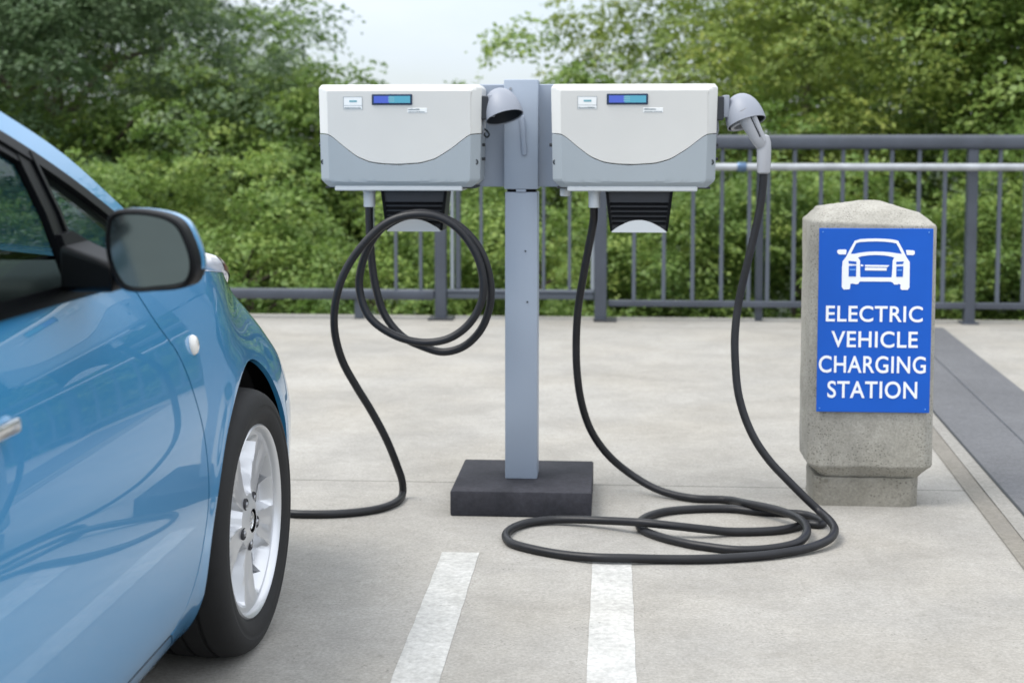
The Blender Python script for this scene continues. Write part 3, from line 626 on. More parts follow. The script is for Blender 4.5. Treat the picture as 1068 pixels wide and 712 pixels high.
def ribbon(name, pts, w_, lat, off, mt, side, parent=car, thick=.006):
    """flat strip following a (y, z) path on the body side"""
    P = [Vector((a, b)) for a, b in pts]; n = len(P); ra = []; rb = []
    for i in range(n):
        t = (P[min(i+1, n-1)]-P[max(0, i-1)]).normalized(); q = Vector((-t.y, t.x))*w_/2
        ra.append(P[i]+q); rb.append(P[i]-q)
    rows = [[place(p.x, p.y, lat(p.x, p.y)+off, side) for p in ra], [place(p.x, p.y, lat(p.x, p.y)+off, side) for p in rb]]
    return grid_obj(name, rows, mt, parent, side, thick=thick)
PO = smooth2([(3.02, .925), (2.87, .985), (2.706, 1.075), (2.53, 1.178), (2.35, 1.250), (2.10, 1.335), (1.8, 1.405), (1.3, 1.445), (.8, 1.435), (.35, 1.38), (.05, 1.29), (-.10, 1.15), (-.17, .99)], 6)
PI_ = smooth2([(2.92, .945), (2.77, 1.005), (2.635, 1.073), (2.49, 1.142), (2.32, 1.210), (2.08, 1.288), (1.78, 1.345), (1.3, 1.385), (.8, 1.375), (.42, 1.325), (.20, 1.25), (.08, 1.12), (.02, .99)], 6)
for side in (1, -1):
    sp_ = car
    # front door skin
    door = panel('front_door', [(1.23+gap, .243), (2.70, .243)], [(1.22+gap, .944), (2.610-gap, .944)], [(1.23+gap, .243), (1.22+gap, .944)], shift(seamUp, -gap), 60, 40, M['paint'], side)
    rear = panel('rear_door', [(1.05+gap, .243), (1.23-gap, .243)], [(.42+gap, .944), (1.22-gap, .944)], shift(r2[::-1], gap), [(1.23-gap, .243), (1.22-gap, .944)], 40, 40, M['paint'], side)
    # fender over the front wheel
    def yseam(z):
        if z < .236: return 2.70+gap+(.236-z)/.066*.10
        zs = [p[1] for p in seamUp]; return float(np.interp(z, zs, [p[0] for p in seamUp]))+gap
    def yr2(z):
        if z < .236: return 1.05-gap-(.236-z)/.07*.05
        q_ = r2[::-1]; return float(np.interp(z, [p[1] for p in q_], [p[0] for p in q_]))-gap
    def wing(name, yl, yr, cy, rl, rr, ztf):
        rows = []
        zs = [.17+.0*k for k in range(0)] + [.31+AR*math.sin(a) for a in np.linspace(lowa, PI/2, 34)]
        L_, R__ = [], []
        for z in zs:
            q_ = math.sqrt(max(0, 1-((z-.31)/AR)**2)); a_, b_ = cy-rl*q_, cy+rr*q_
            L_.append([(yl(z)+(a_-yl(z))*i/26, z) for i in range(27)]); R__.append([(b_+(yr(z)-b_)*i/22, z) for i in range(23)])
        z0 = .31+AR; ratio = (cy-yl(z0))/(yr(z0)-yl(z0))
        for k in range(1, 19):
            t = k/18
            def row(u0, u1, n):
                out = []
                for i in range(n+1):
                    u = u0+(u1-u0)*i/n; z = z0+.05
                    for _ in range(6): y = yl(z)+(yr(z)-yl(z))*u; z = z0+(ztf(y)-z0)*t
                    out.append((y, z))
                return out
            L_.append(row(0, ratio, 26)); R__.append(row(ratio, 1, 22))
        bm = bmesh.new()
        for blk in (L_, R__):
            vv_ = [[bm.verts.new(place(y, z, S(y, z), side)) for y, z in r_] for r_ in blk]
            for a in range(len(vv_)-1):
                for b in range(len(vv_[0])-1): bm.faces.new((vv_[a][b], vv_[a][b+1], vv_[a+1][b+1], vv_[a+1][b]))
        bmesh.ops.remove_doubles(bm, verts=bm.verts, dist=1e-4); bmesh.ops.recalc_face_normals(bm, faces=bm.faces)
        if sum(f_.normal.x for f_ in bm.faces)*side < 0: bmesh.ops.reverse_faces(bm, faces=bm.faces)
        bm.verts.index_update(); o = obj(name, [q_.co[:] for q_ in bm.verts], [[q_.index for q_ in f_.verts] for f_ in bm.faces], M['paint'], car, ang=40); bm.free()
        md = o.modifiers.new('thick', 'SOLIDIFY'); md.thickness = .012; md.offset = -1; es = o.modifiers.new('crisp', 'EDGE_SPLIT'); es.split_angle = math.radians(50); es.use_edge_sharp = False; o.data.materials.append(M['liner']); md.material_offset = 1; return o
    wing('fender', yseam, lambda z: 3.755, WF[0], .395, .37, zt)
    wing('rear_quarter', lambda z: .0, yr2, WR[0], .37, .395, lambda y: .944)
    panel('sill', [(.99, .165), (2.80, .165)], [(1.04, .237), (2.695, .237)], [(.99, .165), (1.04, .237)], [(2.80, .165), (2.695, .237)], 50, 6, M['paint'], side)
    for pts in (seam, r2, [(1.2265, .25), (1.22, .93)]): ribbon('seam_backing', pts, .03, S, -.014, M['liner'], side)
    ribbon('seam_backing', [(1.04, .240), (1.6, .240), (2.2, .240), (2.70, .240)], .02, S, -.014, M['liner'], side)
    # front and rear bumper corners
    for nm, ya, yn, zr in (('front_bumper', 3.761, yNf, None), ('rear_bumper', -.006, yRf, .944)):
        rows = []
        for j in range(25):
            row = []
            for i in range(31):
                s_ = i/30; y = ya
                for _ in range(10):
                    top = zt(y) if zr is None else zr; z = .17+(top-.17)*j/24; y = ya+(yn(z)-ya)*math.sin(s_*PI/2)
                row.append(place(y, z, S(y, z) if i < 30 else 0, side))
            rows.append(row)
        grid_obj(nm, rows, M['paint'], car, side, thick=.008)
    # greenhouse: pillar and roof side, window glass, black frames
    panel('roof_pillar', PI_, PO, [PI_[0], PO[0]], [PI_[-1], PO[-1]], 70, 5, M['paint'], side, lat=lambda y, z: Gl(z), off=.004, thick=.02)
    GL = lambda y, z: Gl(z)
    ptop = poly_eval(PI_)
    def topz(y):
        ys_ = [p[0] for p in PI_][::-1]; zs_ = [p[1] for p in PI_][::-1]; return float(np.interp(y, ys_, zs_))
    def tp(a, b, d=.018, n=14): return [(y, topz(y)-d) for y in np.linspace(a, b, n)]
    panel('front_window', [(1.26, .962), (2.333, .962)], tp(1.26, 2.333), [(1.26, .962), (1.26, topz(1.26)-.018)], [(2.333, .962), (2.333, topz(2.333)-.018)], 20, 8, M['glass'], side, lat=GL, off=-.008, thick=0)
    panel('rear_window', [(.36, .962), (1.20, .962)], tp(.36, 1.20), [(.36, .962), (.36, topz(.36)-.018)], [(1.20, .962), (1.20, topz(1.20)-.018)], 16, 8, M['glass'], side, lat=GL, off=-.008, thick=0)
    panel('quarter_window', [(2.385, .962), (2.76, .962)], [(y, max(.972, topz(y)-.012)) for y in np.linspace(2.385, 2.76, 14)], [(2.385, .962), (2.385, topz(2.385)-.012)], [(2.76, .962), (2.76, .972)], 14, 8, M['glass'], side, lat=GL, off=-.008, thick=0)
    ribbon('window_frame', [(y, topz(y)-.008) for y in np.linspace(2.80, .20, 60)], .022, GL, .006, M['trim'], side, thick=.012)
    ribbon('window_frame', [(y, topz(y)-.027) for y in np.linspace(2.34, 1.24, 30)], .020, GL, .001, M['trim'], side, thick=.012)
    ribbon('belt_trim', [(y, .952) for y in np.linspace(.10, 2.80, 40)], .026, GL, .006, M['trim'], side, thick=.014)
    ribbon('window_divider', [(2.357, .962), (2.362, 1.08), (2.352, 1.195)], .040, GL, .003, M['trim'], side, thick=.014)
    ribbon('window_divider', [(2.392, .962), (2.392, 1.08), (2.384, 1.185)], .010, GL, .008, M['trim'], side, thick=.014)
    ribbon('pillar_trim', [(1.225, .962), (1.225, 1.15), (1.225, 1.37)], .075, GL, .003, M['trim'], side, thick=.014)
    ribbon('pillar_trim', [(.30, .962), (.28, 1.15), (.30, 1.28)], .16, GL, -.002, M['trim'], side, thick=.014)
    # lamp repeater on the fender, door handle
    lat_ = S(2.845, .787)
    mk = MB().lathe([(.0005, .011), (.010, .0105), (.017, .008), (.0205, .003), (.0215, 0), (.020, -.006)], (XC+side*(lat_), 2.845, .789), (side, 0, .10), 22); mk.build('side_marker', M['amber'], car, ang=50)
    for hy in (1.93, .98):
        hz = .805 if hy > 1.5 else .815
        hl = S(hy-.1, hz)
        hnd = MB().box(XC+side*(hl+.012)-.009, XC+side*(hl+.012)+.009+.0, hy-.215, hy, hz-.016, hz+.016, .008, 3).build('door_handle', M['paint'], car)
        MB().box(XC+side*(hl+.022)-.006, XC+side*(hl+.022)+.006, hy-.20, hy+.010, hz-.011, hz+.011, .005, 3).build('handle_grip', M['chrome'], hnd)
    # headlamp: bulging almond lens
    lamp = MB(); v_ = []; n1, n2 = 24, 14
    for i in range(n1+1):
        t = i/n1; y = 3.50+.46*t; wv_ = .068*math.sin(PI*min(1, max(.0, t)))**.7+.001; cz = .895-.15*t**1.6; hh = .050*math.sin(PI*t)**.8+.002
        cl_ = .655-.03*t-.16*t*t*t
        for j in range(n2):
            a = 2*PI*j/n2; v_.append((XC+side*(cl_+wv_*math.cos(a)), y, cz+hh*math.sin(a)))
    f_ = [(i*n2+j, i*n2+(j+1) % n2, (i+1)*n2+(j+1) % n2, (i+1)*n2+j) for i in range(n1) for j in range(n2)]
    hl_ = fixn(obj('headlight', v_, f_, M['lens'], car, ang=60))
    wedge = []
    for i in range(15):
        t = .30+.62*i/14; y = 3.50+.46*t; wv_ = .068*math.sin(PI*t)**.7+.001; cz = .895-.15*t**1.6; hh = .050*math.sin(PI*t)**.8+.002; cl_ = .655-.03*t-.16*t*t*t
        for a in (-.05, .25, .55, .85): wedge.append((XC+side*(cl_+(wv_+.0012)*math.cos(a)), y, cz+(hh+.0012)*math.sin(a)))
    obj('reflector', wedge, [(4*i+k, 4*i+4+k, 4*i+5+k, 4*i+1+k) for i in range(14) for k in range(3)], M['maroon'], hl_)
    tl = MB().box(XC+side*.72-.05, XC+side*.72+.05, -.22, -.08, .90, 1.22, .03, 3).build('tail_light', M['maroon'], car)
    # mirror
    yC = 2.17; 
    outl = [(111, 226), (118, 220), (134, 218.5), (156, 220.5), (176, 226), (187, 234), (196, 251), (202, 270), (202, 287), (196, 298), (184, 302.5), (160, 304.5), (140, 305.5), (127, 302), (118, 290), (111, 270), (108.5, 246)]
    sm_ = [Y_(a, b, yC) for a, b in smooth2(outl + [outl[0]], 4)[:-1]]
    xm = sum(p[0] for p in sm_)/len(sm_); zm = sum(p[2] for p in sm_)/len(sm_)
    def mir(p, sc_, dy, dx=0):
        x = (xm+(p[0]-xm)*sc_+dx); z = zm+(p[2]-zm)*sc_; y = yC+dy
        return (x if side == 1 else 2*XC-x, y, z)
    def shell(name, lv_, mt, parent, cap0=False, cap1=True):
        n = len(sm_); v = [mir(p, s_, d_, dx_) for s_, d_, dx_ in lv_ for p in sm_]
        f = [(i*n+j, i*n+(j+1) % n, (i+1)*n+(j+1) % n, (i+1)*n+j) for i in range(len(lv_)-1) for j in range(n)]
        if cap0: f.append(tuple(range(n)))
        if cap1: f.append(tuple((len(lv_)-1)*n+j for j in range(n)))
        return fixn(obj(name, v, f, mt, parent, ang=50))
    mh_x = (xm if side == 1 else 2*XC-xm)-XC
    mh = shell('side_mirror', [(.86, .014, 0), (.88, .002, 0), (.93, -.002, 0), (.985, .002, 0), (1.0, .012, 0), (1.004, .040, 0)], M['black'], car, False, False)
    cap = shell('mirror_cap', [(.985, .038, 0), (1.003, .040, 0), (1.005, .060, 0), (.98, .085, -.004), (.90, .112, -.008), (.70, .130, -.012), (.40, .140, -.014), (.1, .142, -.014)], M['paint'], mh)
    # keep the cap's lower quarter black as on the car
    capm = cap.data; capm.materials.append(M['black'])
    for pq in capm.polygons:
        if pq.center.z < zm-.028: pq.material_index = 1
    mg = shell('mirror_glass', [(.885, .011, 0), (.60, .011, 0), (.2, .011, 0)], M['mirror'], mh)
    for q_ in mg.data.vertices: q_.co.y += (q_.co.x-(mh_x-(0 if side == 1 else 0)))*.13*side
    arm = MB(); a1 = mir((Y_(122, 285, yC)), 1, .03); a2 = place(2.37, .985, .80, side); a0 = mir(Y_(114, 262, yC), 1, .04)
    xs_ = sorted([a1[0], a2[0]])
    rows_ = [[(a0[0], yC+.01, .965), (a0[0], yC+.09, .965), (a0[0], yC+.09, 1.010), (a0[0], yC+.01, 1.010)]]
    for t_ in (.35, .7, 1.0):
        x_ = a0[0]+(XC+side*.80-a0[0])*t_; ya_ = yC+.01+.10*t_; h1 = .010*t_
        rows_.append([(x_, ya_, .965-h1), (x_, ya_+.10+.05*t_, .965-h1), (x_, ya_+.09+.04*t_, 1.010+.025*t_), (x_, ya_, 1.012+.020*t_)])
    v = [p for r_ in rows_ for p in r_]; f = [(i*4+j, i*4+(j+1) % 4, (i+1)*4+(j+1) % 4, (i+1)*4+j) for i in range(3) for j in range(4)] + [(0, 1, 2, 3), (12, 13, 14, 15)]
    ao = fixn(obj('mirror_arm', v, f, M['black'], mh)); md = ao.modifiers.new('b', 'BEVEL'); md.width = .010; md.segments = 3
    # triangular sail panel in front of the door glass
    SP = [(2.345, .955), (2.345, 1.045), (2.40, 1.048), (2.50, 1.010), (2.62, .965), (2.62, .955)]
    vv_ = [place(y, z, Gl(z)+.012, side) for y, z in SP] + [place(y, z, Gl(z)-.012, side) for y, z in SP]; n_ = len(SP)
    fixn(obj('mirror_sail', vv_, [tuple(range(n_)), tuple(range(n_, 2*n_))] + [(i, (i+1) % n_, n_+(i+1) % n_, n_+i) for i in range(n_)], M['black'], mh, ang=20))
    # arch liners
    for wy, wz in (WF, WR):
        rows = [[(XC+side*lt, wy-(r_+.02)*math.cos(a), wz+r_*math.sin(a)) for a in np.linspace(lowa, PI-lowa, 30)] for lt, r_ in ((.795, AR+.006), (.79, AR+.012), (.52, AR+.012), (.50, .02))]
        o = grid_obj('arch_liner', rows, M['liner'], car, side, out=(0, 0, -1))
# hood
rows = []
edge = [(y, zt(y)) for y in np.linspace(2.80, 3.761, 22)]
ee = []
for y, z in edge: ee.append((y, z, S(y, z)))
for i in range(1, 31):
    s_ = i/30; y = 3.761
    for _ in range(10): z = zt(y); y = 3.761+(yNf(z)-3.761)*math.sin(s_*PI/2)
    ee.append((y, z, S(y, z) if i < 30 else 0))
for y, z, l in ee:
    h = max(z, hc(y)); rows.append([(XC+u*l, y, z+.001+(h-z)*(1-abs(u)**2.4)) for u in np.linspace(-1, 1, 41)])
grid_obj('hood', rows, M['paint'], car, 1, out=(0, 0, 1))
# roof, windscreen, rear glass as one swept skin cut into three parts
def skin(a, b, name, m, dz=0):
    rows = []
    for i in range(a, b+1):
        y, z = PO[i]; l = Gl(z)+.004; k = i/(len(PO)-1)
        dy = .17 if y > 2.6 else .17*max(0, (y-1.6)/1.0); dy += -.05*max(0, (.4-y)/.5)
        cr2 = .055 if y < 2.3 else .055*max(0.35, (3.02-y)/.72)
        rows.append([(XC+u*l, y+dy*(1-u*u), z+cr2*(1-abs(u)**3.0)+dz) for u in np.linspace(-1, 1, 33)])
    return grid_obj(name, rows, m, car, 1, out=(0, .2, 1))
iw = next(i for i, p in enumerate(PO) if p[0] < 1.95); ir = next(i for i, p in enumerate(PO) if p[0] < .28)
skin(0, iw, 'windscreen', M['glass']); skin(iw, ir, 'roof', M['paint']); skin(ir, len(PO)-1, 'rear_screen', M['glass'])
rows = []
for i in range(iw-8, ir+3):
    y, z = PO[i]; l = Gl(z)-.03; rows.append([(XC+u*l, y-.01, z-.03+.045*(1-abs(u)**3)) for u in np.linspace(-1, 1, 21)])
grid_obj('headliner', rows, M['lining'], car, 1, out=(0, 0, -1), thick=.01)
for side in (1, -1): ribbon('pillar_lining', [(y, topz(y)+.022) for y in np.linspace(2.85, .1, 50)], .085, GL, -.026, M['lining'], side)
# dark inner tub, seats, dashboard, steering wheel
tb = MB(); tb.box(XC-.60, XC+.60, -.05, 4.0, .20, .62, .02, 1); tb.box(XC-.47, XC+.47, 2.75, 3.95, .60, .80, .02, 1); tb.box(XC-.79, XC+.79, 1.08, 2.86, .22, .40, .02, 1); tb.box(XC-.70, XC+.70, -.10, .25, .5, .92, .02, 1)
tb.build('underbody', M['liner'], car)
for side in (1, -1): MB().box(XC+side*.735-.02, XC+side*.735+.02, .35, 2.62, .38, .945, .02, 2).build('door_lining', M['dash'], car)
ds = MB(); ds.box(XC-.73, XC+.73, 2.42, 2.97, .70, .965, .05, 3); ds.box(XC-.55, XC-.17, 2.36, 2.55, .80, 1.0, .05, 3); ds.build('dashboard', M['dash'], car)
stw = MB(); cst = Vector((XC-.36, 2.26, .93)); axs = Vector((0, -.9, .42)).normalized(); u_ = Vector((1, 0, 0)); v2_ = axs.cross(u_)
stw.tube([cst+(u_*math.cos(a)+v2_*math.sin(a))*.18 for a in np.linspace(0, 2*PI, 33)], .015, 8, False); stw.tube([cst-u_*.17, cst+u_*.17], .014, 8); stw.lathe([(.05, -.02), (.045, .02)], cst, axs, 14, True)
stw.build('steering_wheel', M['black'], car)
for sx_ in (-.36, .36):
    st = MB(); st.box(XC+sx_-.24, XC+sx_+.24, 1.30, 1.85, .42, .60, .06, 3)
    st.box(XC+sx_-.23, XC+sx_+.23, 1.12, 1.27, .52, 1.12, .055, 3, Matrix.Translation((0, 1.2, .55)) @ Matrix.Rotation(math.radians(14), 4, 'X') @ Matrix.Translation((0, -1.2, -.55)))
    so_ = st.build('seat', M['seat'], car); MB().box(XC+sx_-.13, XC+sx_+.13, .95, 1.05, 1.12, 1.28, .04, 3).build('headrest', M['seat'], so_)
rs = MB(); rs.box(XC-.62, XC+.62, .55, 1.0, .42, .62, .05, 3); rs.box(XC-.62, XC+.62, .38, .52, .55, 1.08, .05, 3); rs.build('rear_bench', M['seat'], car)
# wheels
def wheel(name, cx_, cy_, side, proto=None):
    if proto:
        def cp(o, par):
            c_ = o.copy(); C.objects.link(c_); c_.parent = par
            for ch in list(o.children): cp(ch, c_)
            return c_
        r_ = cp(proto, car)
    else:
        prof = []   # (radius, lateral) with lateral outwards
        tw = .205; R0 = .318
        pf = [(.222, -.006), (.228, 0), (.240, .008), (.256, .0132), (.262, .0118), (.270, .0120), (.272, .0132), (.280, .0125), (.292, .007), (.300, -.001), (.3065, -.013), (.3105, -.028)]
        out = pf + [(.3125, -.050), (.306, -.052), (.306, -.060), (.3128, -.062), (.3130, -.098), (.306, -.100), (.306, -.108), (.3130, -.110), (.3128, -.146), (.306, -.148), (.306, -.155), (.312, -.157), (.309, -.176), (.296, -.200), (.262, -.212), (.225, -.195)]
        b = MB().lathe(out, (0, 0, 0), (1, 0, 0), 96)
        r_ = obj('wheel', b.v, b.f, M['tyre'], None, ang=35); r_.parent = car; r_.location = (0, 0, 0); fixn(r_)
        def sub(nm, vs_, fs_, mt, an=35): o = obj(nm, vs_, fs_, mt, None, ang=an); o.parent = r_; return fixn(o)
        rb = MB().lathe([(.2265, -.010), (.2275, -.002), (.2235, .0025), (.2180, -.001), (.2140, -.008), (.2100, -.022), (.2050, -.060), (.2050, -.18)], (0, 0, 0), (1, 0, 0), 96); sub('rim', rb.v, rb.f, M['rim'])
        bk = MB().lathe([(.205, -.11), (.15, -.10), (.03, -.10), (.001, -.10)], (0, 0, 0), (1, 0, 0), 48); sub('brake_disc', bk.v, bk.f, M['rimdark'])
        # five broad spokes, narrow openings between them
        rs_ = list(np.linspace(.028, .075, 5)) + list(np.linspace(.083, .195, 16)) + [.201, .207, .2125]
        def wgap(r): 
            if r < .108 or r > .193: return 0
            return math.radians(11.5)*min(1, ((r-.108)/.045)**.8)*min(1, ((.193-r)/.022)**.6)
        def sst(a, b, x): x = min(1, max(0, (x-a)/(b-a))); return x*x*(3-2*x)
        def dep(r, d):           # d: degrees from the spoke's centre line
            fw_ = 17.5-4.5*sst(.08, .19, r)
            val = sst(fw_, fw_+5.5, d)*sst(.062, .085, r)*(1-sst(.188, .199, r))
            face = -.013+.006*sst(.05, .0, abs(r-.03))-.010*sst(.19, .09, r)*0 - .007*math.sin(PI*min(1, max(0, (r-.03)/.17)))
            return face - .030*val - .0035*(1-sst(0, 5, d))*sst(.10, .16, r)*(1-sst(.188, .197, r))
        vs_ = []; fs_ = []; dg_ = [0, 2.5, 5, 8, 10.5, 12.5, 14, 16, 18, 20, 22, 24, 27]; nt2 = 29
        for k in range(5):
            th0 = math.radians(90+36+72*k); base = len(vs_)
            for r in rs_:
                hw = math.radians(36)-wgap(r)
                hd_ = math.degrees(hw); al = [min(q, hd_-.02*(13-i_)) for i_, q in enumerate(dg_)]+[hd_, hd_]; al = al[:14]+[hd_]; full = [-q for q in al[::-1]][:-1]+al
                for q in full: a = th0+math.radians(q); vs_.append((dep(r, abs(q)), r*math.cos(a), r*math.sin(a)))
            fs_ += [(base+i*nt2+j, base+i*nt2+j+1, base+(i+1)*nt2+j+1, base+(i+1)*nt2+j) for i in range(len(rs_)-1) for j in range(nt2-1)]
            # side walls along the openings
            for j in (0, nt2-1):
                bw = len(vs_)
                for i, r in enumerate(rs_): x, y, z = vs_[base+i*nt2+j]; vs_.append((x-.045, y, z))
                fs_ += [(base+i*nt2+j, base+(i+1)*nt2+j, bw+i+1, bw+i) for i in range(len(rs_)-1) if wgap(rs_[i]) > 0 or wgap(rs_[i+1]) > 0]
        sub('spokes', vs_, fs_, M['rim'], 22)
        hb = MB().lathe([(.0005, -.012), (.018, -.0125), (.0265, -.016), (.029, -.026), (.030, -.05)], (0, 0, 0), (1, 0, 0), 32); sub('hub_cap', hb.v, hb.f, M['rim'], 50)
        em = MB().lathe([(.019, -.0105), (.0205, -.0100), (.0215, -.012), (.0205, -.0145)], (0, 0, 0), (1, 0, 0), 28)
        for zz in (-.0085, .0, .0085): em.box(-.0128, -.0105, -.009, .009, zz-.0018, zz+.0018)
        sub('hub_badge', em.v, em.f, M['chrome'])
        nu = MB(); ho = MB()
        for k in range(5):
            a = math.radians(90+36+72*k)+.0; c_ = (0, .057*math.cos(a), .057*math.sin(a))
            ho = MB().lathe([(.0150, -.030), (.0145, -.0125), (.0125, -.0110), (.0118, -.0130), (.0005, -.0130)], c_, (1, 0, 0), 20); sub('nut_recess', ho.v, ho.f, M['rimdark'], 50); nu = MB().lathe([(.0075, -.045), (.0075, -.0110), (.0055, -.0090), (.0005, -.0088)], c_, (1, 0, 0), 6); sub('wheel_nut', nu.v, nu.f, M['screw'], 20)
    r_.location = (cx_-XC, cy_-2.0, .3095)
    if side < 0: r_.rotation_euler = (0, 0, PI)
    if cy_ > 2: r_.rotation_euler.z -= math.radians(1.6)
    return r_
w0 = wheel('wheel', XC+.864, WF[0]+.006, 1)
wheel('wheel', XC+.855, WR[0], 1, w0); wheel('wheel', XC-.855, WF[0], -1, w0); wheel('wheel', XC-.855, WR[0], -1, w0)

# ------------------------------------------------------------------ trees and shrubs
def crown_mesh(name, seed, rx, ry, rz_, nclump, per, leaf, m, cr=(.32, .62), tonebias=.0, flat=.75, core=.35):
    g = np.random.default_rng(seed)
    d = g.normal(size=(nclump, 3)); d /= np.linalg.norm(d, axis=1)[:, None]
    rad = core+(1-core)*g.random(nclump)**.45
    lump = 1+.16*np.sin(d[:, 0]*3.1+seed)+.14*np.sin(d[:, 2]*4.3+seed*2)+.1*np.sin(d[:, 1]*5+1)
    cc = d*rad[:, None]*lump[:, None]*np.array([rx, ry, rz_])
    crad = g.uniform(cr[0], cr[1], nclump); ctone = g.normal(.0, .20, nclump)
    n = nclump*per; idx = np.repeat(np.arange(nclump), per)
    # every clump is a set of flat drooping sprays, every spray a set of leaves
    ns = per//26; sid = np.repeat(np.arange(nclump*ns), 26)[:n] if ns*26 == per else np.minimum(np.arange(n)*ns//per, nclump*ns-1)
    scl = np.repeat(np.arange(nclump), ns); sdir = g.normal(size=(nclump*ns, 3)); sdir[:, 2] = sdir[:, 2]*.8+.25; sdir /= np.linalg.norm(sdir, axis=1)[:, None]
    sc_ = cc[scl] + sdir*(crad[scl]*g.random(nclump*ns)**.4*1.15)[:, None]*np.array([1.1, 1.1, flat])
    stone = g.normal(0, .10, nclump*ns)
    sn = sdir*.55 + np.array([0, 0, .9]); sn /= np.linalg.norm(sn, axis=1)[:, None]
    su = np.cross(sn, g.normal(size=sn.shape)); su /= np.linalg.norm(su, axis=1)[:, None]; sv = np.cross(sn, su)
    a_ = g.normal(0, 1, n)*leaf*1.75; b_ = g.normal(0, 1, n)*leaf*.95; c_ = g.normal(0, 1, n)*leaf*.28 - .10*(a_*a_+b_*b_)/leaf
    pos = sc_[sid] + su[sid]*a_[:, None] + sv[sid]*b_[:, None] + sn[sid]*c_[:, None]
    nrm = sn[sid] + g.normal(size=(n, 3))*.42; nrm /= np.linalg.norm(nrm, axis=1)[:, None]
    t = np.cross(nrm, g.normal(size=(n, 3))); t /= np.linalg.norm(t, axis=1)[:, None]; b = np.cross(nrm, t)
    L = leaf*g.uniform(.55, 1.2, n)[:, None]; Wd = L*.27
    v = np.stack([pos-t*L*.5, pos+b*Wd-t*L*.05+nrm*L*.06, pos+t*L*.5-nrm*L*.05, pos-b*Wd-t*L*.05+nrm*L*.06], 1).reshape(-1, 3)
    me = bpy.data.meshes.new(name); me.vertices.add(4*n); me.vertices.foreach_set('co', v.ravel().astype(np.float32))
    me.loops.add(4*n); me.loops.foreach_set('vertex_index', np.arange(4*n, dtype=np.int32)); me.polygons.add(n)
    me.polygons.foreach_set('loop_start', np.arange(0, 4*n, 4, dtype=np.int32))
    try: me.polygons.foreach_set('loop_total', np.full(n, 4, dtype=np.int32))
    except Exception: pass
    me.update(calc_edges=True)
    tone = np.clip(.42+ctone[idx]*.8+stone[sid]+g.normal(0, .13, n)+tonebias, 0, 1).astype(np.float32)
    at = me.attributes.new('tone', 'FLOAT', 'FACE'); at.data.foreach_set('value', tone)
    me.materials.append(m); return me
def trunk_mesh(name, seed, h, r, spread):
    rnd = random.Random(seed); b = MB()
    top = Vector((rnd.uniform(-.2, .2), rnd.uniform(-.2, .2), h)); pts = spline([(0, 0, -.1), (rnd.uniform(-.08, .08), 0, h*.35), (top.x*.5, top.y*.5, h*.7), top], 4)
    b.tube(pts, [r*(1-.75*i/(len(pts)-1)) for i in range(len(pts))], 9)
    for k in range(9):
        z = h*rnd.uniform(.25, .9); a = rnd.uniform(0, 2*PI); q = pts[int(len(pts)*z/h) % len(pts)]
        e_ = Vector((math.cos(a)*spread*rnd.uniform(.5, .95), math.sin(a)*spread*rnd.uniform(.5, .95), q.z+h*rnd.uniform(.08, .3)))
        m1 = q.lerp(e_, .5)+Vector((0, 0, .1*h*rnd.random())); pp = spline([q, m1, e_], 4); b.tube(pp, [r*.38*(1-.8*i/(len(pp)-1)) for i in range(len(pp))], 6)
    return b
PROTO = {}
def tree(kind, x, y, z, s, rot, label, cat, group, name=None, sz=None):
    spec = {'broadA': (11, 2.5, 2.2, 2.7, 150, 624, .070, M['leafA'], 3.4, .16), 'broadB': (23, 2.5, 2.2, 2.6, 150, 624, .068, M['leafB'], 3.4, .16), 'broadD': (37, 2.3, 2.1, 2.8, 150, 624, .070, M['leafD'], 3.4, .16),
            'bushC': (5, 1.05, .85, 1.05, 44, 598, .055, M['leafC'], 1.5, .05), 'bushD': (9, 1.1, .8, 1.0, 44, 598, .055, M['leafD'], 1.5, .05)}[kind]
    seed, rx, ry, rz_, nc, per, leaf, m, ch, tr = spec; bush = kind.startswith('bush')
    nm = name or ('leafy_shrub' if bush else 'broadleaf_tree')
    root = thing(nm, (x, y, z), label, cat, group)
    if kind not in PROTO:
        cm = crown_mesh('foliage' if bush else 'crown', seed, rx, ry, rz_, nc, per, leaf, m, cr=(.2, .40) if bush else (.34, .72))
        tm = trunk_mesh('stem' if bush else 'trunk', seed, ch, tr, rx*.8)
        co = bpy.data.objects.new('foliage' if bush else 'crown', cm); C.objects.link(co)
        to = obj('stem' if bush else 'trunk', tm.v, tm.f, M['bark'], None); PROTO[kind] = (co, to)
    else:
        co, to = [q.copy() for q in PROTO[kind]]; C.objects.link(co); C.objects.link(to)
    co.parent = root; to.parent = root; co.location = (0, 0, ch); to.location = (0, 0, 0)
    root.scale = (s, s, sz or s); root.rotation_euler = (0, 0, rot); return root
GZ = -1.3
tg = 'trees beyond the railing'; sgp = 'shrubs along the deck edge'
T = [('broadA', -5.72, 14.6, 1.0, .3, 'dark green tree behind the blue car, its right edge against the sky'),
     ('broadA', -8.6, 15.6, 1.1, 2.1, 'dark green tree at the far left above the car roof'),
     ('broadB', 1.95, 15.0, .92, .5, 'yellow green tree rising just right of the pedestal post'),
     ('broadD', 4.3, 14.2, 1.05, 1.9, 'green tree behind the blue sign pillar'),
     ('broadB', 6.9, 15.0, 1.1, 3.2, 'yellow green tree at the far right of the view'),
     ('broadD', -5.3, 18.5, .72, 4.4, 'smaller tree between the dark trees and the sky gap')]
for k, x, y, s, r, lb in T: tree(k, x, y, GZ, s, r, lb, 'tree', tg)
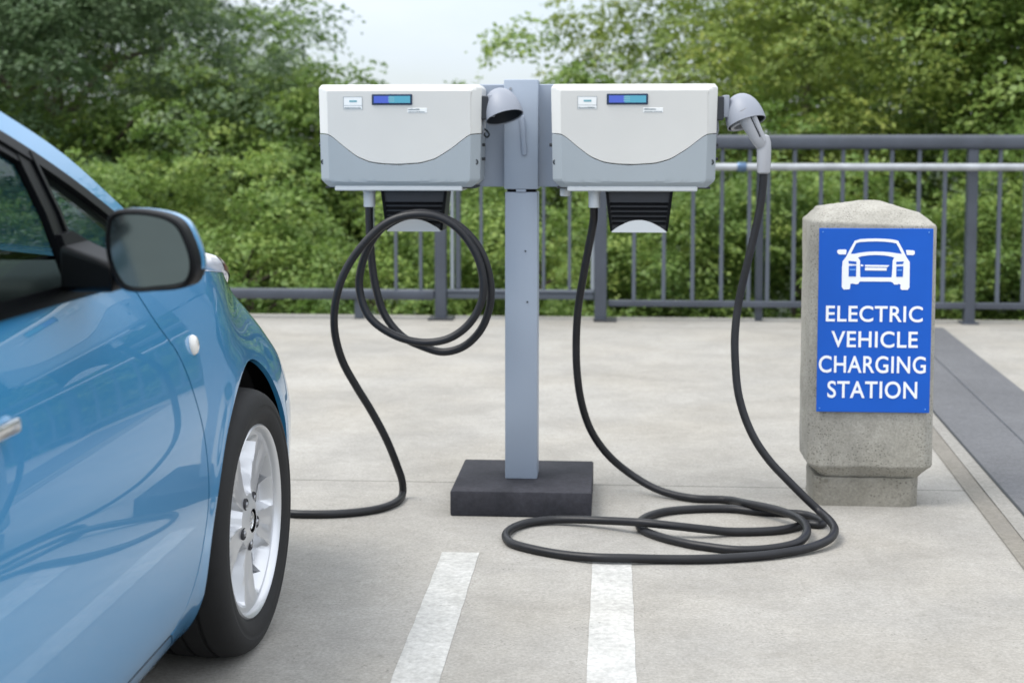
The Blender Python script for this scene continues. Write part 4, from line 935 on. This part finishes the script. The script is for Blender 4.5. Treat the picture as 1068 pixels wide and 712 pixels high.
for i, (k, x, y, s, r) in enumerate([('broadD', -8.5, 20, 1.3, 1), ('broadA', -12.5, 18, 1.4, 2), ('broadD', 6.5, 20, 1.3, 3), ('broadB', 11, 17, 1.3, 5), ('broadD', 3.2, 20.5, 1.0, .7)]):
    tree(k, x, y, GZ, s, r, ['green tree in the second row behind the left trees', 'tall dark tree beyond the left frame edge', 'tall tree filling the gap behind the right trees', 'yellow green tree beyond the right frame edge', 'green tree behind the yellow green one near the post'][i], 'tree', tg)
B_ = [(-6.6, 'bushC'), (-5.2, 'bushC'), (-4.0, 'bushD'), (-2.9, 'bushC'), (-1.8, 'bushC'), (-.7, 'bushC'), (.45, 'bushD'), (1.5, 'bushD'), (2.6, 'bushD'), (3.7, 'bushD'), (4.9, 'bushC'), (6.2, 'bushD')]
bl = ['fresh green shrub far left behind the car', 'fresh green shrub above the car bonnet', 'darker shrub behind the low guard rail', 'fresh green shrub left of the coiled cable', 'bright shrub seen through the coiled cable', 'bright shrub just left of the post behind the railing', 'mid green shrub right of the post behind the railing', 'mid green shrub behind the hanging right cable', 'mid green shrub left of the sign pillar top', 'mid green shrub right of the sign pillar', 'fresh shrub behind the rightmost railing', 'mid green shrub beyond the right frame edge']
rnd = random.Random(4)
tree('bushD', -3.35, 14.4, GZ, 1.34, 2.2, 'tall shrub whose crown steps down at the left of the sky gap', 'shrub', sgp)
tree('bushC', -.66, 14.4, GZ, 1.42, 2.4, 'tall shrub rising at the right of the sky gap beside the post', 'shrub', sgp)
tree('bushC', -.40, 10.17, GZ, .40, 1.0, 'small green shrub poking over the low rail just right of the post', 'shrub', sgp, sz=.64)
for (x, k), lb in zip(B_, bl): tree(k, x, 11.45+rnd.uniform(-.1, .5), GZ, rnd.uniform(.85, 1.02), rnd.uniform(0, 6), lb, 'shrub', sgp)
# second, taller row of shrubs that closes the view below the sky gap
for i, x in enumerate((-4.9, -3.3, -1.95, -.6, .8)):
    tree(['bushD', 'bushC'][i % 2], x, 14.2+.3*(i % 2), GZ, [1.25, 1.25, 1.06, 1.06, 1.25][i], i*1.3, ['tall shrub behind the guard rail at left', 'tall shrub below the left charger box', 'tall shrub under the sky gap', 'tall shrub behind the pedestal post', 'tall shrub below the right charger box'][i], 'shrub', sgp)
